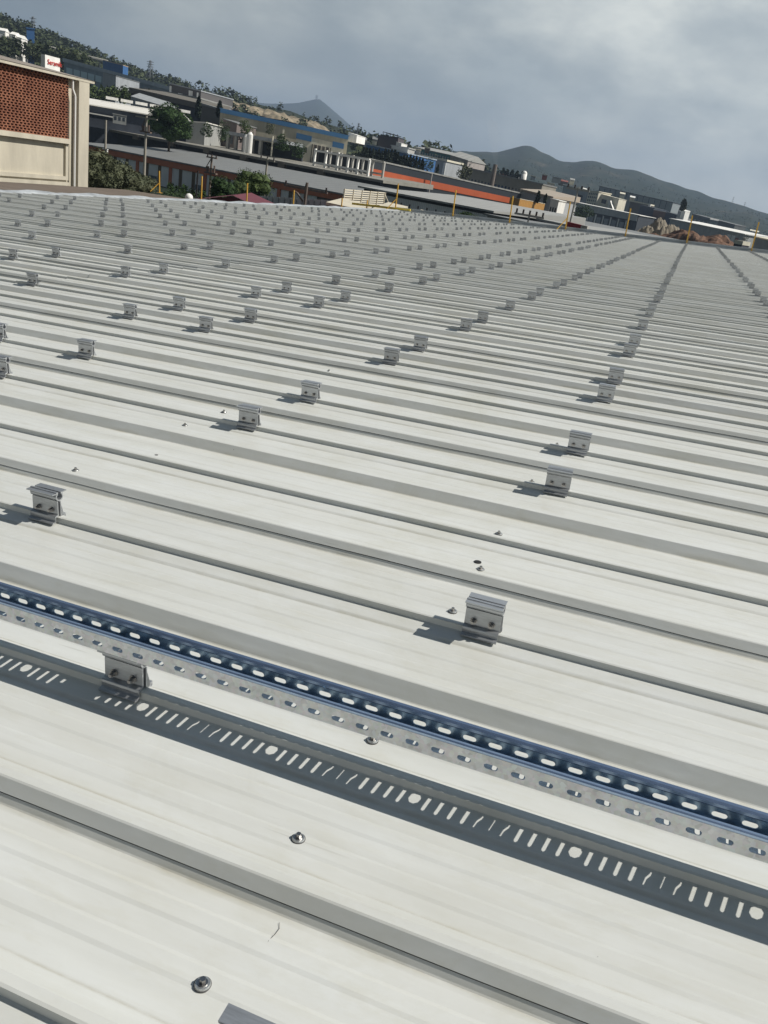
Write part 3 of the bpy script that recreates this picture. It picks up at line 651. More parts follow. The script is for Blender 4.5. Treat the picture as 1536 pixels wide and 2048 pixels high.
mb = MB(); mb.box(-.35, -.12, -LW, -1.5, zp2-.62, zp2-.42); bpart('plinth_band', mb, CRM)
mb = MB(); mb.bar((.02, -1.22, 0), (.02, -1.22, zc_-.9), .075, 8); mb.bar((.02, -1.22, zc_-.9), (-.05, -1.36, zc_-.55), .075, 8); mb.bar((-.05, -1.36, zc_-.55), (-.05, -1.36, zc_), .075, 8)
bpart('downpipe', mb, mat('white_pipe', (.70, .69, .66), .5))
mb = MB(); LR = -26.0
mb.quad((.15, .5, HT+.003), (.15, LR, HT+.003), (-14, LR, HT+1.25), (-14, .5, HT+1.25)); mb.quad((-14, .5, HT+1.25), (-14, LR, HT+1.25), (-30, LR, HT), (-30, .5, HT))
mb.poly([(.15, .5, HT+.003), (-14, .5, HT+1.25), (-30, .5, HT), (-30, .5, HT-.5), (.15, .5, HT-.1)])
bpart('roof', mb, mat('brown_grey_roof', (.26, .225, .19), .8, var=.15, scale=.6))

# ------------------------------------------------------------------ long workshops
b = Bld('workshop_row', 'long workshop with terracotta pillars and white corrugated bays under a grey roof', 'building', (150, 286), 196, (702, 393), 152, 32, wall=MC('bay_backing', (.10, .09, .08)))
b.roofto(262, ROOFG, .5, .25)
b.panel('fascia', 0, 1, .80, 1.0, ORANGE, .35)
x = 0.0; Lb = b.L; k = 0
def pn(nm, a, c, f0, f1, m, o_): 
    if c/Lb < 1: b.panel(nm, a/Lb, c/Lb, f0, f1, m, o_)
while x < Lb-8.7:
    pn('pillar', x, x+.65, 0, .795, ORANGE, .3); q = x+.72
    for w, mm in ((1.75, CORRW), (.85, BROWNP), (2.45, CORRW), (.85, BROWNP), (2.0, CORRW)):
        pn('bay_panel', q, q+w-.05, .08, .795, mm, .1)
        if mm is CORRW and RND.random() < .5: pn('window', q+.1, q+w-.15, .22, .40, mat('bluish_window', (.10, .13, .16), .25), .14)
        q += w
    x += 8.75
for s_ in (6, 13, 27, 33, 40, 52):
    mb = MB(); mb.box(s_, s_+.5, 3, 11, b.h(s_)+.6, b.h(s_)+1.30); 
# second workshop behind: dark clerestory then roof
b2 = Bld('workshop_row', 'second long workshop behind the terracotta one, dark clerestory under a tan grey roof', 'building', (150, 250), 240, (760, 365), 196, 34, wall=DARKW)
b2.roofto(239, mat('tan_grey_roof', (.23, .22, .19), .8, var=.2, scale=.3), 1.2, .55)
for i in range(7):
    mb = MB(); X = b2.L*(.1+.12*i); mb.box(X, X+1.6, -1.4, 1.2, b2.h(X)-.7, b2.h(X)+.35); b2.part('roof_vent', mb, mat('dusty_vent', (.17, .15, .12), .8))
q = Bld('workshop_row', 'long grey roof with painted eave shade and small dark windows, right of the slatted screen', 'building', (728, 377), 132, (984, 425), 118, 26, wall=DARKW); q.roofto(357, ROOFL, .7, .25)
q.panel('cladding', 0, 1, .2, .95, CORRW, .1); q.windows(14, .70, .87, .02, .98, .16, GLASS, .15)  # dark wall strip left above the cladding stands for the eave's shadow
q = Bld('workshop_row', 'grey roofed block with dark doors just right of the green bush', 'building', (975, 431), 108, (1150, 468), 100, 14, wall=GREYW); q.roofto(424, ROOFG, .4, .2); q.windows(5, .70, .84, .05, .95, .2)
q = Bld('workshop_row', 'long grey roof running right below the yellow container', 'building', (880, 397), 176, (1460, 515), 150, 24, wall=DARKW); q.roofto(387, ROOFG, .7, .3)
q = Bld('workshop_row', 'lowest long grey roof behind the red billboard', 'building', (1085, 443), 124, (1440, 518), 106, 18, wall=DARKW); q.roofto(432, ROOFL, .7, .3)
# ------------------------------------------------------------------ white shed and neighbours
q = Bld('white_roof_shed', 'long open shed with a bright white roof in front of the hillside factory', 'building', (160, 207), 232, (376, 244), 232, 32, wall=mat('shed_dark_wall', (.045, .055, .075), .8, var=.3, scale=.3))
q.roofto(193, ROOFW, .8, .25)
mb = MB(); mb.box(0, q.L*.36, -9, -.9, q.h1-1.9, q.h1-1.65); q.part('canopy', mb, ROOFW)
for i in range(6):
    mb = MB(); X = q.L*(.2+.15*i); mb.box(X, X+3.2, 26, 27.4, q.h(X)+2.6, q.h(X)+3.3); q.part('roof_vent', mb, WHITE)
q = Bld('office_block', 'light grey office end with small windows right of the white roofed shed', 'building', (374, 244), 231, (411, 246), 230, 26, wall=MC('pale_grey_render', (.33, .335, .32)))
q.roof('flat', 0, ROOFW, .3, .25); q.windows(3, .52, .62, .05, .6, .4); q.windows(4, .2, .45, .5, .95, .35)
# loading bay trucks / crates
q = Bld('portable_cabin', 'small pale cabin standing in the dark mouth of the white roofed shed', 'cabin', (226, 228), 215, (253, 233), 215, 4, yb=246, wall=MC('cabin_grey', (.28, .29, .28)))
q.roof('flat', 0, ROOFL, .1, .15); q.windows(3, .4, .8)
# ------------------------------------------------------------------ hillside factory
q = Bld('factory', 'long factory on the left hillside with big lettering on its pale wall', 'building', (128, 124), 440, (368, 189), 425, 60, zb=-4, wall=MC('blue_grey_cladding', (.20, .25, .29)))
q.roof('mono', 1.5, MC('blue_grey_roof', (.22, .27, .31)), .5, 1.6)
for i in range(7): q.panel('window', .02+.060*i, .07+.060*i, .83, .93, mat('pale_blue_glazing', (.42, .55, .60), .4), .1)
SIGNW = MC('pale_sign_wall', (.34, .37, .38), var=.06)
q.panel('sign_wall', .42, .60, .55, .97, SIGNW, .6)
q.panel('dark_bay', .645, .78, .55, .86, DARKW, .3); q.panel('white_panel', .80, .90, .80, .92, WHITE, .3)
text_on(q, 'VitrA', q.L*.432, q.h(q.L*.5)*.60+7.6, 4.1, mat('grey_lettering', (.10, .12, .14), .6), .66)
q = Bld('grey_annex', 'mid grey windowless block in front of the lettered factory', 'building', (206, 145), 405, (232, 152), 402, 20, zb=-2, wall=GREYW); q.roof('flat', 0, ROOFG, .2, .2)
q = Bld('low_block', 'long low grey building below the lettered factory, white tank on its roof', 'building', (290, 178), 360, (399, 198), 350, 30, zb=-6, wall=GREYW); q.roof('flat', 0, ROOFL, .4, .5)
q.panel('white_panel', .84, .97, .55, .93, WHITE, .2)
q = Bld('dark_shed', 'dark open shed under a brown grey roof behind the white roofed shed', 'building', (262, 186), 310, (396, 217), 300, 26, zb=-7, wall=DARKW); q.roof('mono', 1.6, mat('brownish_roof', (.14, .13, .11), .85, var=.2), .5, 1.6)
q = Bld('tent_hall', 'grey fabric hall with a rounded white end behind the white roof', 'building', (262, 193), 285, (325, 212), 280, 10, zb=-6, wall=MC('tent_fabric', (.30, .32, .33))); q.roof('gable', 1.4, MATS['tent_fabric'], .1, .1)
q = Bld('plant_building', 'dark hillside plant building with tall white vertical strips', 'building', (340, 168), 370, (402, 183), 362, 24, zb=-2, wall=mat('brown_grey_cladding', (.10, .095, .095), .8, var=.15)); q.roof('flat', 0, GREYW, .2, .4)
for a_, c_ in ((.0, .06), (.62, .74), (.88, .93)): q.panel('white_strip', a_, c_, .5, .97, WHITE, .2)
q.panel('white_panel', .28, .42, .68, .88, WHITE, .2)
q = Bld('arched_shed', 'small dark shed with a white gable outline near the quarry', 'building', (405, 192), 380, (429, 199), 380, 14, zb=0, wall=DARKW); q.roof('gable', 1.0, WHITE, .3, .5)
q.panel('white_edge', 0, .06, .55, 1, WHITE, .2); q.panel('white_edge', .93, 1, .55, 1, WHITE, .2)
q = Bld('grey_shed', 'grey flat roofed shed with dark door between two cypress trees', 'building', (403, 210), 300, (455, 226), 295, 24, zb=-8, wall=mat('mud_grey', (.15, .145, .13), .85, var=.2)); q.roof('flat', 0, ROOFG, .4, .6); q.panel('door', .1, .3, .2, .75, DARKW, .1); q.panel('door', .72, .92, .1, .78, DARKW, .1)
q = Bld('brown_block', 'brown grey block with dark windows in front of the beige hall', 'building', (446, 238), 252, (474, 248), 250, 12, zb=-8, wall=mat('rust_grey', (.17, .14, .13), .85, var=.2)); q.roof('flat', 0, ROOFG, .2, .2); q.windows(2, .62, .8, .1, .9, .5)
# ------------------------------------------------------------------ blue and white things far up the hill
q = Bld('blue_tower_block', 'tall plain blue block standing alone on the wooded hillside', 'building', (53, 57), 500, (69, 59), 500, 7, zb=18, wall=BLUE); q.roof('flat', 0, BLUE, .3, .5); 
for i, (x_, y_, w_) in enumerate(((-6, 56, 22), (20, 64, 14), (33, 70, 13))):
    q = Bld('white_hall', ('largest of three white gabled halls at the left edge of the hillside', 'middle white gabled hall on the hillside left of the blue block', 'white gabled hall nearest to the blue block')[i], 'building', (x_, y_+4), 470, (x_+w_*.75, y_+7), 469, 6, zb=20, wall=WHITE, group='white halls on the hillside'); q.roof('gable', 1.2, WHITE, .2, .2)
q = Bld('sign_box', 'white roof-top sign box with red lettering above the brick hall', 'sign', (90, 109), 119, (120, 117), 121, .6, zb=3.0, wall=WHITE)
text_on(q, 'Seramik', q.L*.14, q.h1-.95, .78, mat('red_lettering', (.55, .05, .04), .6), .06)
mb = MB(); A = WP(92, 94, 620); B_ = WP(215, 124, 600); mb.bar(A, B_, 1.1, 8)
for i in range(9):
    t_ = i/8; c_ = A.lerp(B_, t_); mb.bar((c_.x, c_.y, c_.z-8), c_, .4, 5)
tag(link('conveyor', mb.mesh('conveyor', mat('pale_conveyor', (.36, .35, .30), .7))), 'long pale conveyor crossing the wooded hillside', 'conveyor')
q = Bld('blue_container_row', 'row of blue sheds on the hillside at the right end of the conveyor', 'building', (206, 121), 590, (246, 131), 585, 8, zb=24, wall=BLUE); q.roof('flat', 0, mat('rust_cream', (.40, .30, .22), .7), .1, .4)
# ------------------------------------------------------------------ blue-trimmed beige hall
q = Bld('beige_hall', 'large beige hall with a long blue roof edge in front of the quarry hill', 'building', (441, 217), 262, (697, 272), 262, 50, wall=BEIGE)
q.panel('fascia', 0, 1, .945, 1.005, BLUEF, .4); q.roof('flat', 0, BLUEF, .3, .15); q.panel('pilaster', .485, .50, 0, .905, CREAM, .25); q.panel('lettering_strip', .52, .575, .66, .68, DARKW, .1); q.panel('blue_emblem', .53, .56, .56, .62, mat('pale_blue_mark', (.2, .28, .38), .6), .1)
q = Bld('beige_annex', 'low beige office annex with small square windows and blue roof trim', 'building', (593, 268), 240, (688, 290), 240, 20, wall=CREAM); q.panel('fascia', 0, .32, .93, 1.02, BLUEF, .3); q.panel('fascia', .76, 1, .93, 1.02, BLUEF, .3); q.roof('flat', 0, ROOFL, .1, .1)
for f0, f1 in ((.74, .82), (.52, .60)):
    for a_ in (.03, .085, .17, .22): q.panel('window', a_, a_+.03, f0, f1, GLASS, .05)
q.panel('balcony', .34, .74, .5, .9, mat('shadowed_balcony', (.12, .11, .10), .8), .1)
for i in range(5): q.panel('white_post', .36+.085*i, .375+.085*i, .45, .9, CREAM, .3)
q = Bld('white_cabin', 'white block at the right end of the beige hall', 'building', (697, 265), 275, (714, 271), 274, 8, yb=283, wall=WHITE); q.roof('flat', 0, WHITE, .1, .1)
# concrete frame
fr = bpy.data.objects.new('concrete_frame', None); COL.objects.link(fr); A = WP(625, 352, 215); B_ = WP(733, 368, 205); fr.location = (A.x, A.y, -9); ang = math.atan2(B_.y-A.y, B_.x-A.x); fr.rotation_euler = (0, 0, ang); LF = math.hypot(B_.x-A.x, B_.y-A.y)
tag(fr, 'unfinished white concrete building frame of posts and beams, two storeys', 'building frame')
zt = WP(650, 300, 212).z+9
for r_ in (0, 6):
    for i, xx in enumerate((0, .21, .43, .62, .80, 1.0)):
        mb = MB(); mb.box(LF*xx-.24, LF*xx+.24, r_-.24, r_+.24, 0, zt-(.0 if i < 3 else .5)); link('post', mb.mesh('post', CONC if r_ else WHITE), fr)
    for z_ in (zt-.45, zt-3.1, zt-5.8):
        mb = MB(); mb.box(.0, LF, r_-.25, r_+.25, z_-.22, z_+.20); link('beam', mb.mesh('beam', CONC if r_ else WHITE), fr)
for i, (x_, y_, h_) in enumerate(((493, 269, 8), (501, 264, 9))):
    c_ = WP(x_, y_, 228); mb = MB(); mb.bar((0, 0, -9.2-c_.z), (0, 0, -.6), .75 if i else .6, 12); mb.bar((0, 0, -.6), (0, 0, 0), .75 if i else .6, 12, .3)
    tag(link('white_silo', mb.mesh('white_silo', WHITE), None, Matrix.Translation(c_)), ('shorter thin white silo left of its taller twin', 'taller white silo in front of the beige hall')[i], 'silo')
# dark pipe rack
pr_ = bpy.data.objects.new('loading_rack', None); COL.objects.link(pr_); A = WP(455, 262, 236); B_ = WP(520, 277, 230); pr_.location = (A.x, A.y, -9); pr_.rotation_euler = (0, 0, math.atan2(B_.y-A.y, B_.x-A.x)); LF = math.hypot(B_.x-A.x, B_.y-A.y); zr = A.z+9
tag(pr_, 'dark open steel canopy on grey columns left of the white silos', 'canopy')
mb = MB(); mb.box(-1, LF+8, 0, 8, zr-.8, zr); link('canopy_deck', mb.mesh('canopy_deck', GREYW), pr_)
mb = MB(); mb.box(-1, LF+8, 8.1, 8.6, 0, zr-.9); link('back_wall', mb.mesh('back_wall', DARKW), pr_)
for i in range(5): mb = MB(); mb.box(LF*i/4-.35, LF*i/4+.35, .2, 1.0, 0, zr-.85); link('column', mb.mesh('column', CONC), pr_)
# ------------------------------------------------------------------ middle distance, right of the beige hall
q = Bld('blue_hall', 'long blue hall behind the dark cypress row', 'building', (733, 289), 330, (815, 308), 322, 26, wall=BLUE); q.roof('flat', 0, mat('pale_blue_edge', (.35, .42, .5), .6), .3, .35); q.windows(5, .35, .6, .03, .8, .3, mat('pale_strip', (.3, .36, .42), .5))
q.panel('white_end', .9, 1, .3, .95, WHITE, .2)
q = Bld('flat_grey_house', 'grey flat roofed house with white corner behind the blue hall', 'house', (783, 292), 350, (816, 297), 348, 10, wall=CONC); q.roof('flat', 0, ROOFL, .3, .4)
q = Bld('roof_frame_block', 'dark block with an open steel frame on its roof on the ridge', 'building', (757, 271), 400, (797, 275), 398, 14, zb=-2, wall=mat('dark_red_grey', (.085, .075, .08), .8, var=.2)); q.roof('flat', 0, DARKW, .2, .2)
mb = MB(); H_ = q.h1
for i in range(5): mb.bar((q.L*(.25+.18*i), 0, H_), (q.L*(.2+.18*i), 0, H_+1.8), .13, 5)
mb.bar((q.L*.2, 0, H_+1.8), (q.L, 0, H_+1.2), .15, 5); mb.bar((q.L*.2, 6, H_+1.8), (q.L, 6, H_+1.2), .15, 5); q.part('steel_frame', mb, DARKW)
q = Bld('white_house', 'small white house with dark window below the roof-frame block', 'house', (793, 284), 370, (803, 287), 369, 6, zb=-6, wall=WHITE); q.roof('flat', 0, WHITE, .1, .1); q.windows(2, .7, .85)
q = Bld('teal_hall', 'long teal hall with a row of windows along its pale roof', 'building', (832, 296), 450, (901, 311), 440, 26, zb=-7, wall=TEAL); q.roof('gable', 1.4, ROOFL, .3, .3); q.windows(12, .82, .95, .1, .98, .6, GREYW)
q = Bld('white_long_hall', 'long grey hall with a bright cream roof edge and white right end', 'building', (834, 311), 360, (893, 323), 354, 16, wall=GREYW); q.roof('flat', 0, CREAM, .4, .7); q.panel('white_end', .92, 1, .3, .97, WHITE, .2)
q = Bld('gabled_works', 'pale works with pink gable walls and blue lower windows near the smoke', 'building', (901, 311), 430, (936, 322), 425, 18, zb=-8, wall=MC('pinkish_wall', (.33, .30, .28))); q.roof('gable', 2.4, ROOFL, .3, .3); q.windows(5, .35, .6, .05, .5, .5, BLUEF); q.panel('cream_end', .56, .8, .45, .95, CREAM, .3)
q = Bld('factory_terrace', 'long two storey grey works with rows of small windows behind the striped hall', 'building', (902, 330), 380, (1085, 370), 365, 20, wall=mat('warm_grey_wall', (.22, .21, .18), .85, var=.15, scale=.2)); q.roof('flat', 0, ROOFG, .3, .5); q.windows(26, .62, .78, .02, .98, .5); q.windows(26, .30, .46, .02, .98, .5)
# orange striped hall
q = Bld('striped_hall', 'very long dark hall with one broad orange stripe along its wall', 'building', (738, 319), 222, (1043, 388), 262, 45, wall=mat('anthracite_cladding', (.018, .025, .034), .6, var=.1, scale=.2))
q.roof('flat', 0, ROOFL, .15, .35)
hz = q.h1
q.panel('stripe', 0, 1, .70, .845, mat('orange_stripe', (.46, .095, .03), .55, var=.1, scale=.3), .12)
mb = MB(); mb.bar((q.L*.355, -1.2, 0), (q.L*.355, -1.2, q.h(q.L*.355)), .16, 8); q.part('downpipe', mb, CONC)
q = Bld('grey_workshop', 'grey workshop with a tan roof at the right end of the orange striped hall', 'building', (1045, 381), 262, (1104, 396), 258, 20, wall=GREYW); q.roof('mono', 1.2, mat('tan_roof', (.36, .31, .25), .7), .6, .4)
q = Bld('yellow_container', 'long yellow brown container with a pale top rim beside the striped hall', 'container', (1040, 398), 228, (1090, 408), 240, 3, zb=-6.5, wall=ribbed('yellow_container_paint', (.46, .24, .06), 1.2)); q.roof('flat', 0, CREAM, .05, .12)
q = Bld('blue_white_cabin', 'small white cabin with dark windows right of the yellow container', 'cabin', (1102, 398), 250, (1118, 402), 249, 5, zb=-9, wall=WHITE); q.roof('flat', 0, WHITE, .2, .2); q.windows(3, .45, .8, .05, .95, .6)
# right-hand estate
q = Bld('windowed_office', 'cream office block with a four by four grid of windows', 'building', (1177, 382), 643, (1198, 384), 637, 14, wall=CREAM); q.roof('flat', 0, CREAM, .4, .5)
for r_ in range(4): q.windows(5, .56+.11*r_, .62+.11*r_, .06, .94, .45)
q = Bld('grey_office_wing', 'grey office wing left of the windowed block with one wide dark window', 'building', (1141, 374), 648, (1176, 382), 643, 16, wall=GREYW); q.roof('flat', 0, CREAM, .4, .5); q.panel('window', .45, .78, .66, .82, GLASS, .1)
q = Bld('cream_office_wing', 'cream wing with one dark window and an outside ramp right of the windowed block', 'building', (1199, 388), 640, (1238, 398), 634, 14, wall=CREAM); q.roof('flat', 0, CREAM, .2, .3); q.panel('window', .18, .42, .72, .86, GLASS, .1)
mb = MB(); mb.quad((q.L*.7, -1.5, q.h2*.9), (q.L*.7, -4, q.h2*.9), (q.L*1.15, -4, q.h2*.35), (q.L*1.15, -1.5, q.h2*.35)); mb.box(q.L*.66, q.L*.72, -4, -1.4, 0, q.h2*.9); q.part('ramp', mb, WHITE)
q = Bld('far_white_hall', 'pale hall with a white roof edge behind the grey office wing', 'building', (1127, 370), 688, (1165, 377), 685, 16, wall=MC('pale_teal_grey', (.28, .33, .33))); q.roof('flat', 0, WHITE, .4, .7)
q = Bld('canopy_hall', 'long hall with a white canopy face and glazed ground floor', 'building', (1128, 400), 528, (1278, 431), 509, 26, wall=DARKW); q.panel('white_face', .28, .99, .68, 1.0, MC('pale_grey_face', (.40, .42, .43)), .5); q.panel('grey_face', 0, .28, .80, 1.0, GREYW, .5); q.roof('flat', 0, WHITE, .6, .25)
for i in range(6): q.panel('white_column', .36+.1*i, .375+.1*i, 0, .62, WHITE, .4)
for i in range(5): q.panel('pale_bay', .385+.1*i, .44+.1*i, .1, .5, MC('pale_bay_grey', (.30, .33, .36)), .2)
q = Bld('glazed_hall', 'long hall of tall grey panels between dark posts below the hills', 'building', (1199, 373), 800, (1346, 406), 776, 22, wall=MC('cool_grey_panel', (.24, .27, .28))); q.roof('flat', 0, DARKW, .3, .5)
for i in range(13): q.panel('post', .005+.076*i, .012+.076*i, 0, .99, DARKW, .3)
q = Bld('navy_block', 'dark navy block with a white rooftop tank', 'building', (1281, 410), 552, (1309, 417), 547, 16, wall=mat('navy_cladding', (.035, .05, .08), .6, var=.2)); q.roof('flat', 0, DARKW, .1, .2); mb = MB(); mb.bar((q.L*.45, 3, q.h1), (q.L*.45, 3, q.h1+1.2), .7, 10); q.part('roof_tank', mb, WHITE)
q = Bld('russet_block', 'russet brown block between two navy blocks', 'building', (1308, 420), 544, (1333, 425), 541, 14, wall=mat('russet_wall', (.13, .085, .075), .8, var=.2)); q.roof('flat', 0, ROOFL, .3, .35); q.windows(5, .6, .72); q.windows(5, .35, .47)
q = Bld('navy_block', 'lower navy block right of the russet one', 'building', (1332, 424), 541, (1352, 430), 538, 14, wall=MATS['navy_cladding']); q.roof('flat', 0, DARKW, .1, .2)
q = Bld('cream_terrace', 'cream topped low row behind the navy block', 'building', (1261, 403), 608, (1300, 411), 605, 12, wall=mat('umber_wall', (.16, .14, .12), .8)); q.roof('flat', 0, CREAM, .3, .9)
q = Bld('white_plant', 'white plant tower with a slanted chute left of the long white warehouse', 'building', (1357, 419), 536, (1371, 423), 534, 6, wall=WHITE); q.roof('mono', .6, WHITE, .1, .1); q.panel('dark_panel', .02, .45, .75, .95, GREYW, .1)
q = Bld('long_warehouse', 'long white warehouse with a bright eave at the right', 'building', (1341, 438), 509, (1489, 469), 480, 26, wall=MC('pale_warehouse_wall', (.36, .37, .36), var=.05)); q.roof('mono', .8, WHITE, .6, .35)
q.panel('arched_door', .80, .845, .25, .85, WHITE, .3); q.panel('arched_door', .855, .90, .25, .85, WHITE, .3); q.panel('red_door', .91, .95, .2, .75, mat('dark_red_door', (.20, .05, .045), .7), .3)
q = Bld('grey_shed', 'plain blue grey shed with a pale eave at the right edge of the photo', 'building', (1511, 475), 328, (1580, 490), 320, 20, wall=MC('slate_grey_wall', (.15, .19, .22))); q.roof('mono', 1.0, CREAM, .4, .35)
q = Bld('dark_terrace', 'dim row of dark houses below the right hill', 'building', (1385, 428), 832, (1470, 450), 808, 18, wall=mat('dim_wall', (.09, .10, .10), .85, var=.4, scale=.2)); q.roof('flat', 0, ROOFG, .3, .4); q.windows(9, .6, .8, .05, .95, .35, ROOFL)
# brown earth cut and sand heap
def heap(name, label, p, D, rx, ry, h, m, seed, ang=0):
    c_ = WP(p[0], p[1], D); n_ = 60; vs_ = []; fs_ = []
    for i in range(n_+1):
        for j in range(n_+1):
            x_ = -1+2*i/n_; y_ = -1+2*j/n_; r_ = max(0, 1-(x_*x_+y_*y_)); z_ = h*(r_**.7)*(1+.45*noise.noise(Vector((x_*3.5+seed, y_*2.5, seed))))+.8*noise.noise(Vector((x_*12+seed, y_*7, 1)))*min(1, r_*4)+.35*noise.noise(Vector((x_*28+seed, y_*15, 4)))*min(1, r_*4)
            vs_.append((x_*rx, y_*ry, z_-.1))
    for i in range(n_):
        for j in range(n_): a_ = i*(n_+1)+j; fs_.append((a_, a_+n_+1, a_+n_+2, a_+1))
    me_ = bpy.data.meshes.new(name); me_.from_pydata(vs_, [], fs_); me_.materials.append(m); me_.update()
    o_ = link(name, me_, None, Matrix.Translation((c_.x, c_.y, GZ)) @ Matrix.Rotation(ang, 4, 'Z')); tag(o_, label, 'heap'); return o_
heap('earth_bank', 'long red brown bank of dug earth behind the right end of the roof', (1410, 482), 235, 22, 8, 7.6, mat('red_earth', (.17, .095, .06), .95, var=.3, scale=.6), 3, -.05)
heap('sand_heap', 'pale grey brown sand heap left of the dug earth bank', (1322, 462), 262, 9, 6, 8.6, mat('grey_sand', (.24, .21, .16), .95, var=.15, scale=.6), 8)
q = Bld('site_trailer', 'dark trailer with a pale cover parked right of the earth bank', 'trailer', (1468, 487), 205, (1484, 490), 204, 3, zb=-9, wall=mat('trailer_dark', (.05, .05, .07), .7)); q.roof('flat', 0, CREAM, .1, .8)

# ------------------------------------------------------------------ close things beyond the gutter
def gable(nm, label, cat, apL, apR, eL, D, hw, zb, wallm, roofm):
    """small building whose ridge points away; ridge pixel apL, front eave corners"""
CR2 = ribbed('cream_corrugated', (.66, .60, .47), 2.2, .6, .22); DKRED = mat('dark_red_cladding', (.085, .015, .022), .7)
def near_roof(name, label, ridge, D, ang, half, rise, length, m, gm, zb=-9):
    c_ = WP(ridge[0], ridge[1], D); o_ = bpy.data.objects.new(name, None); COL.objects.link(o_); o_.location = (c_.x, c_.y, c_.z); o_.rotation_euler = (0, 0, ang); tag(o_, label, 'building')
    mb = MB(); mb.quad((-half, 0, -rise), (0, 0, 0), (0, length, 0), (-half, length, -rise)); mb.quad((0, 0, 0), (half, 0, -rise), (half, length, -rise), (0, length, 0)); link('roof', mb.mesh('roof', m), o_)
    mb = MB(); mb.poly([(-half+.2, .25, zb-c_.z), (half-.2, .25, zb-c_.z), (half-.2, .25, -rise+.05), (0, .25, -.06), (-half+.2, .25, -rise+.05)]); mb.box(-half+.2, half-.2, .26, length-.2, zb-c_.z, -rise+.02); link('wall', mb.mesh('wall', gm), o_); return o_
for lab, pts, Dz in (('cream corrugated roof left of the slatted screen', [(652, 404), (684, 396), (744, 411), (712, 417)], (62, 70, 68, 60)), ('cream corrugated roof behind the braced yellow post', [(742, 417), (777, 404), (816, 413), (790, 426)], (61, 69, 68, 60)), ('small cream corrugated roof right of the braced yellow post', [(815, 425), (843, 419), (907, 436), (860, 438)], (61, 67, 65, 59))):
    o_ = bpy.data.objects.new('cream_roof_shed', None); COL.objects.link(o_); C4 = [WP(x_, y_, d_) for (x_, y_), d_ in zip(pts, Dz)]; o_.location = (C4[0].x, C4[0].y, -9); tag(o_, lab, 'building')
    P4 = [c_-o_.location for c_ in C4]; mb = MB(); dn = Vector((0, 0, -.18)); mb.poly(P4); mb.poly([p_+dn for p_ in P4][::-1])
    for k in range(4): mb.poly([P4[k], P4[(k+1) % 4], P4[(k+1) % 4]+dn, P4[k]+dn])
    link('roof', mb.mesh('roof', CR2), o_)
    mb = MB(); cc = sum(P4, Vector())/4
    Q4 = [cc+(p_-cc)*.96 for p_ in P4]
    for k in range(4): a_, b_ = Q4[k], Q4[(k+1) % 4]; mb.poly([(a_.x, a_.y, 0), (b_.x, b_.y, 0), b_+dn*1.05, a_+dn*1.05])
    link('wall', mb.mesh('wall', mat('rust_gable', (.16, .09, .07), .8)), o_)
near_roof('dark_red_shed', 'dark red gabled shed in front of the white panel fence', (466, 391), 60, .35, 6, 1.6, 8, mat('dark_red_roof', (.12, .02, .03), .6), DKRED)
q = Bld('panel_fence', 'long white panel fence along the yard', 'fence', (440, 386.5), 74, (700, 403), 68, .15, zb=-9, wall=MC('white_fence_panel', (.60, .62, .60), var=.05))
for i in range(22): q.panel('fence_post', .02+.045*i, .0235+.045*i, .3, 1.0, mat('fence_joint', (.20, .21, .21), .7), .06)
# slatted screen
A = WP(688, 377, 72); B_ = WP(769, 387, 84); so_ = bpy.data.objects.new('slatted_screen', None); COL.objects.link(so_); so_.location = (A.x, A.y, A.z); so_.rotation_euler = (0, 0, math.atan2(B_.y-A.y, B_.x-A.x)); LS = math.hypot(B_.x-A.x, B_.y-A.y)
tag(so_, 'cream screen of horizontal slats on posts above the cream roofs', 'screen'); sm_ = mat('cream_slats', (.66, .60, .48), .6)
for i in range(8): mb = MB(); mb.box(0, LS, -.03, .03, -.14-.175*i, -.04-.175*i); link('slat', mb.mesh('slat', sm_), so_)
for i in range(6): mb = MB(); X = LS*i/5; mb.box(X-.05, X+.05, -.12, -.035, -1.9 if i in (1, 4) else -1.42, 0); link('post', mb.mesh('post', sm_), so_)
mb = MB(); mb.bar((LS, 0, -.1), (LS+.9, -1.2, -2.4), .045, 6); mb.bar((LS*.2, -.08, -1.8), (LS*.2, -.08, -7), .09, 6); mb.bar((LS*.8, -.08, -1.8), (LS*.8, -.08, -7), .09, 6); link('support', mb.mesh('support', sm_), so_)
# red billboard
q = Bld('billboard', 'dark red billboard beyond the gutter right of a yellow post', 'billboard', (1134, 443), 70, (1163, 450), 69.4, .3, zb=-3.6, wall=mat('deep_red_board', (.26, .018, .035), .5))
mb = MB(); mb.box(.2, .35, .05, .2, -6, 0); mb.box(q.L-.35, q.L-.2, .05, .2, -6, 0); q.part('post', mb, CONC); mb = MB(); mb.box(q.L, q.L+.55, -.03, .28, -1, q.h2); q.part('frame_post', mb, CONC)
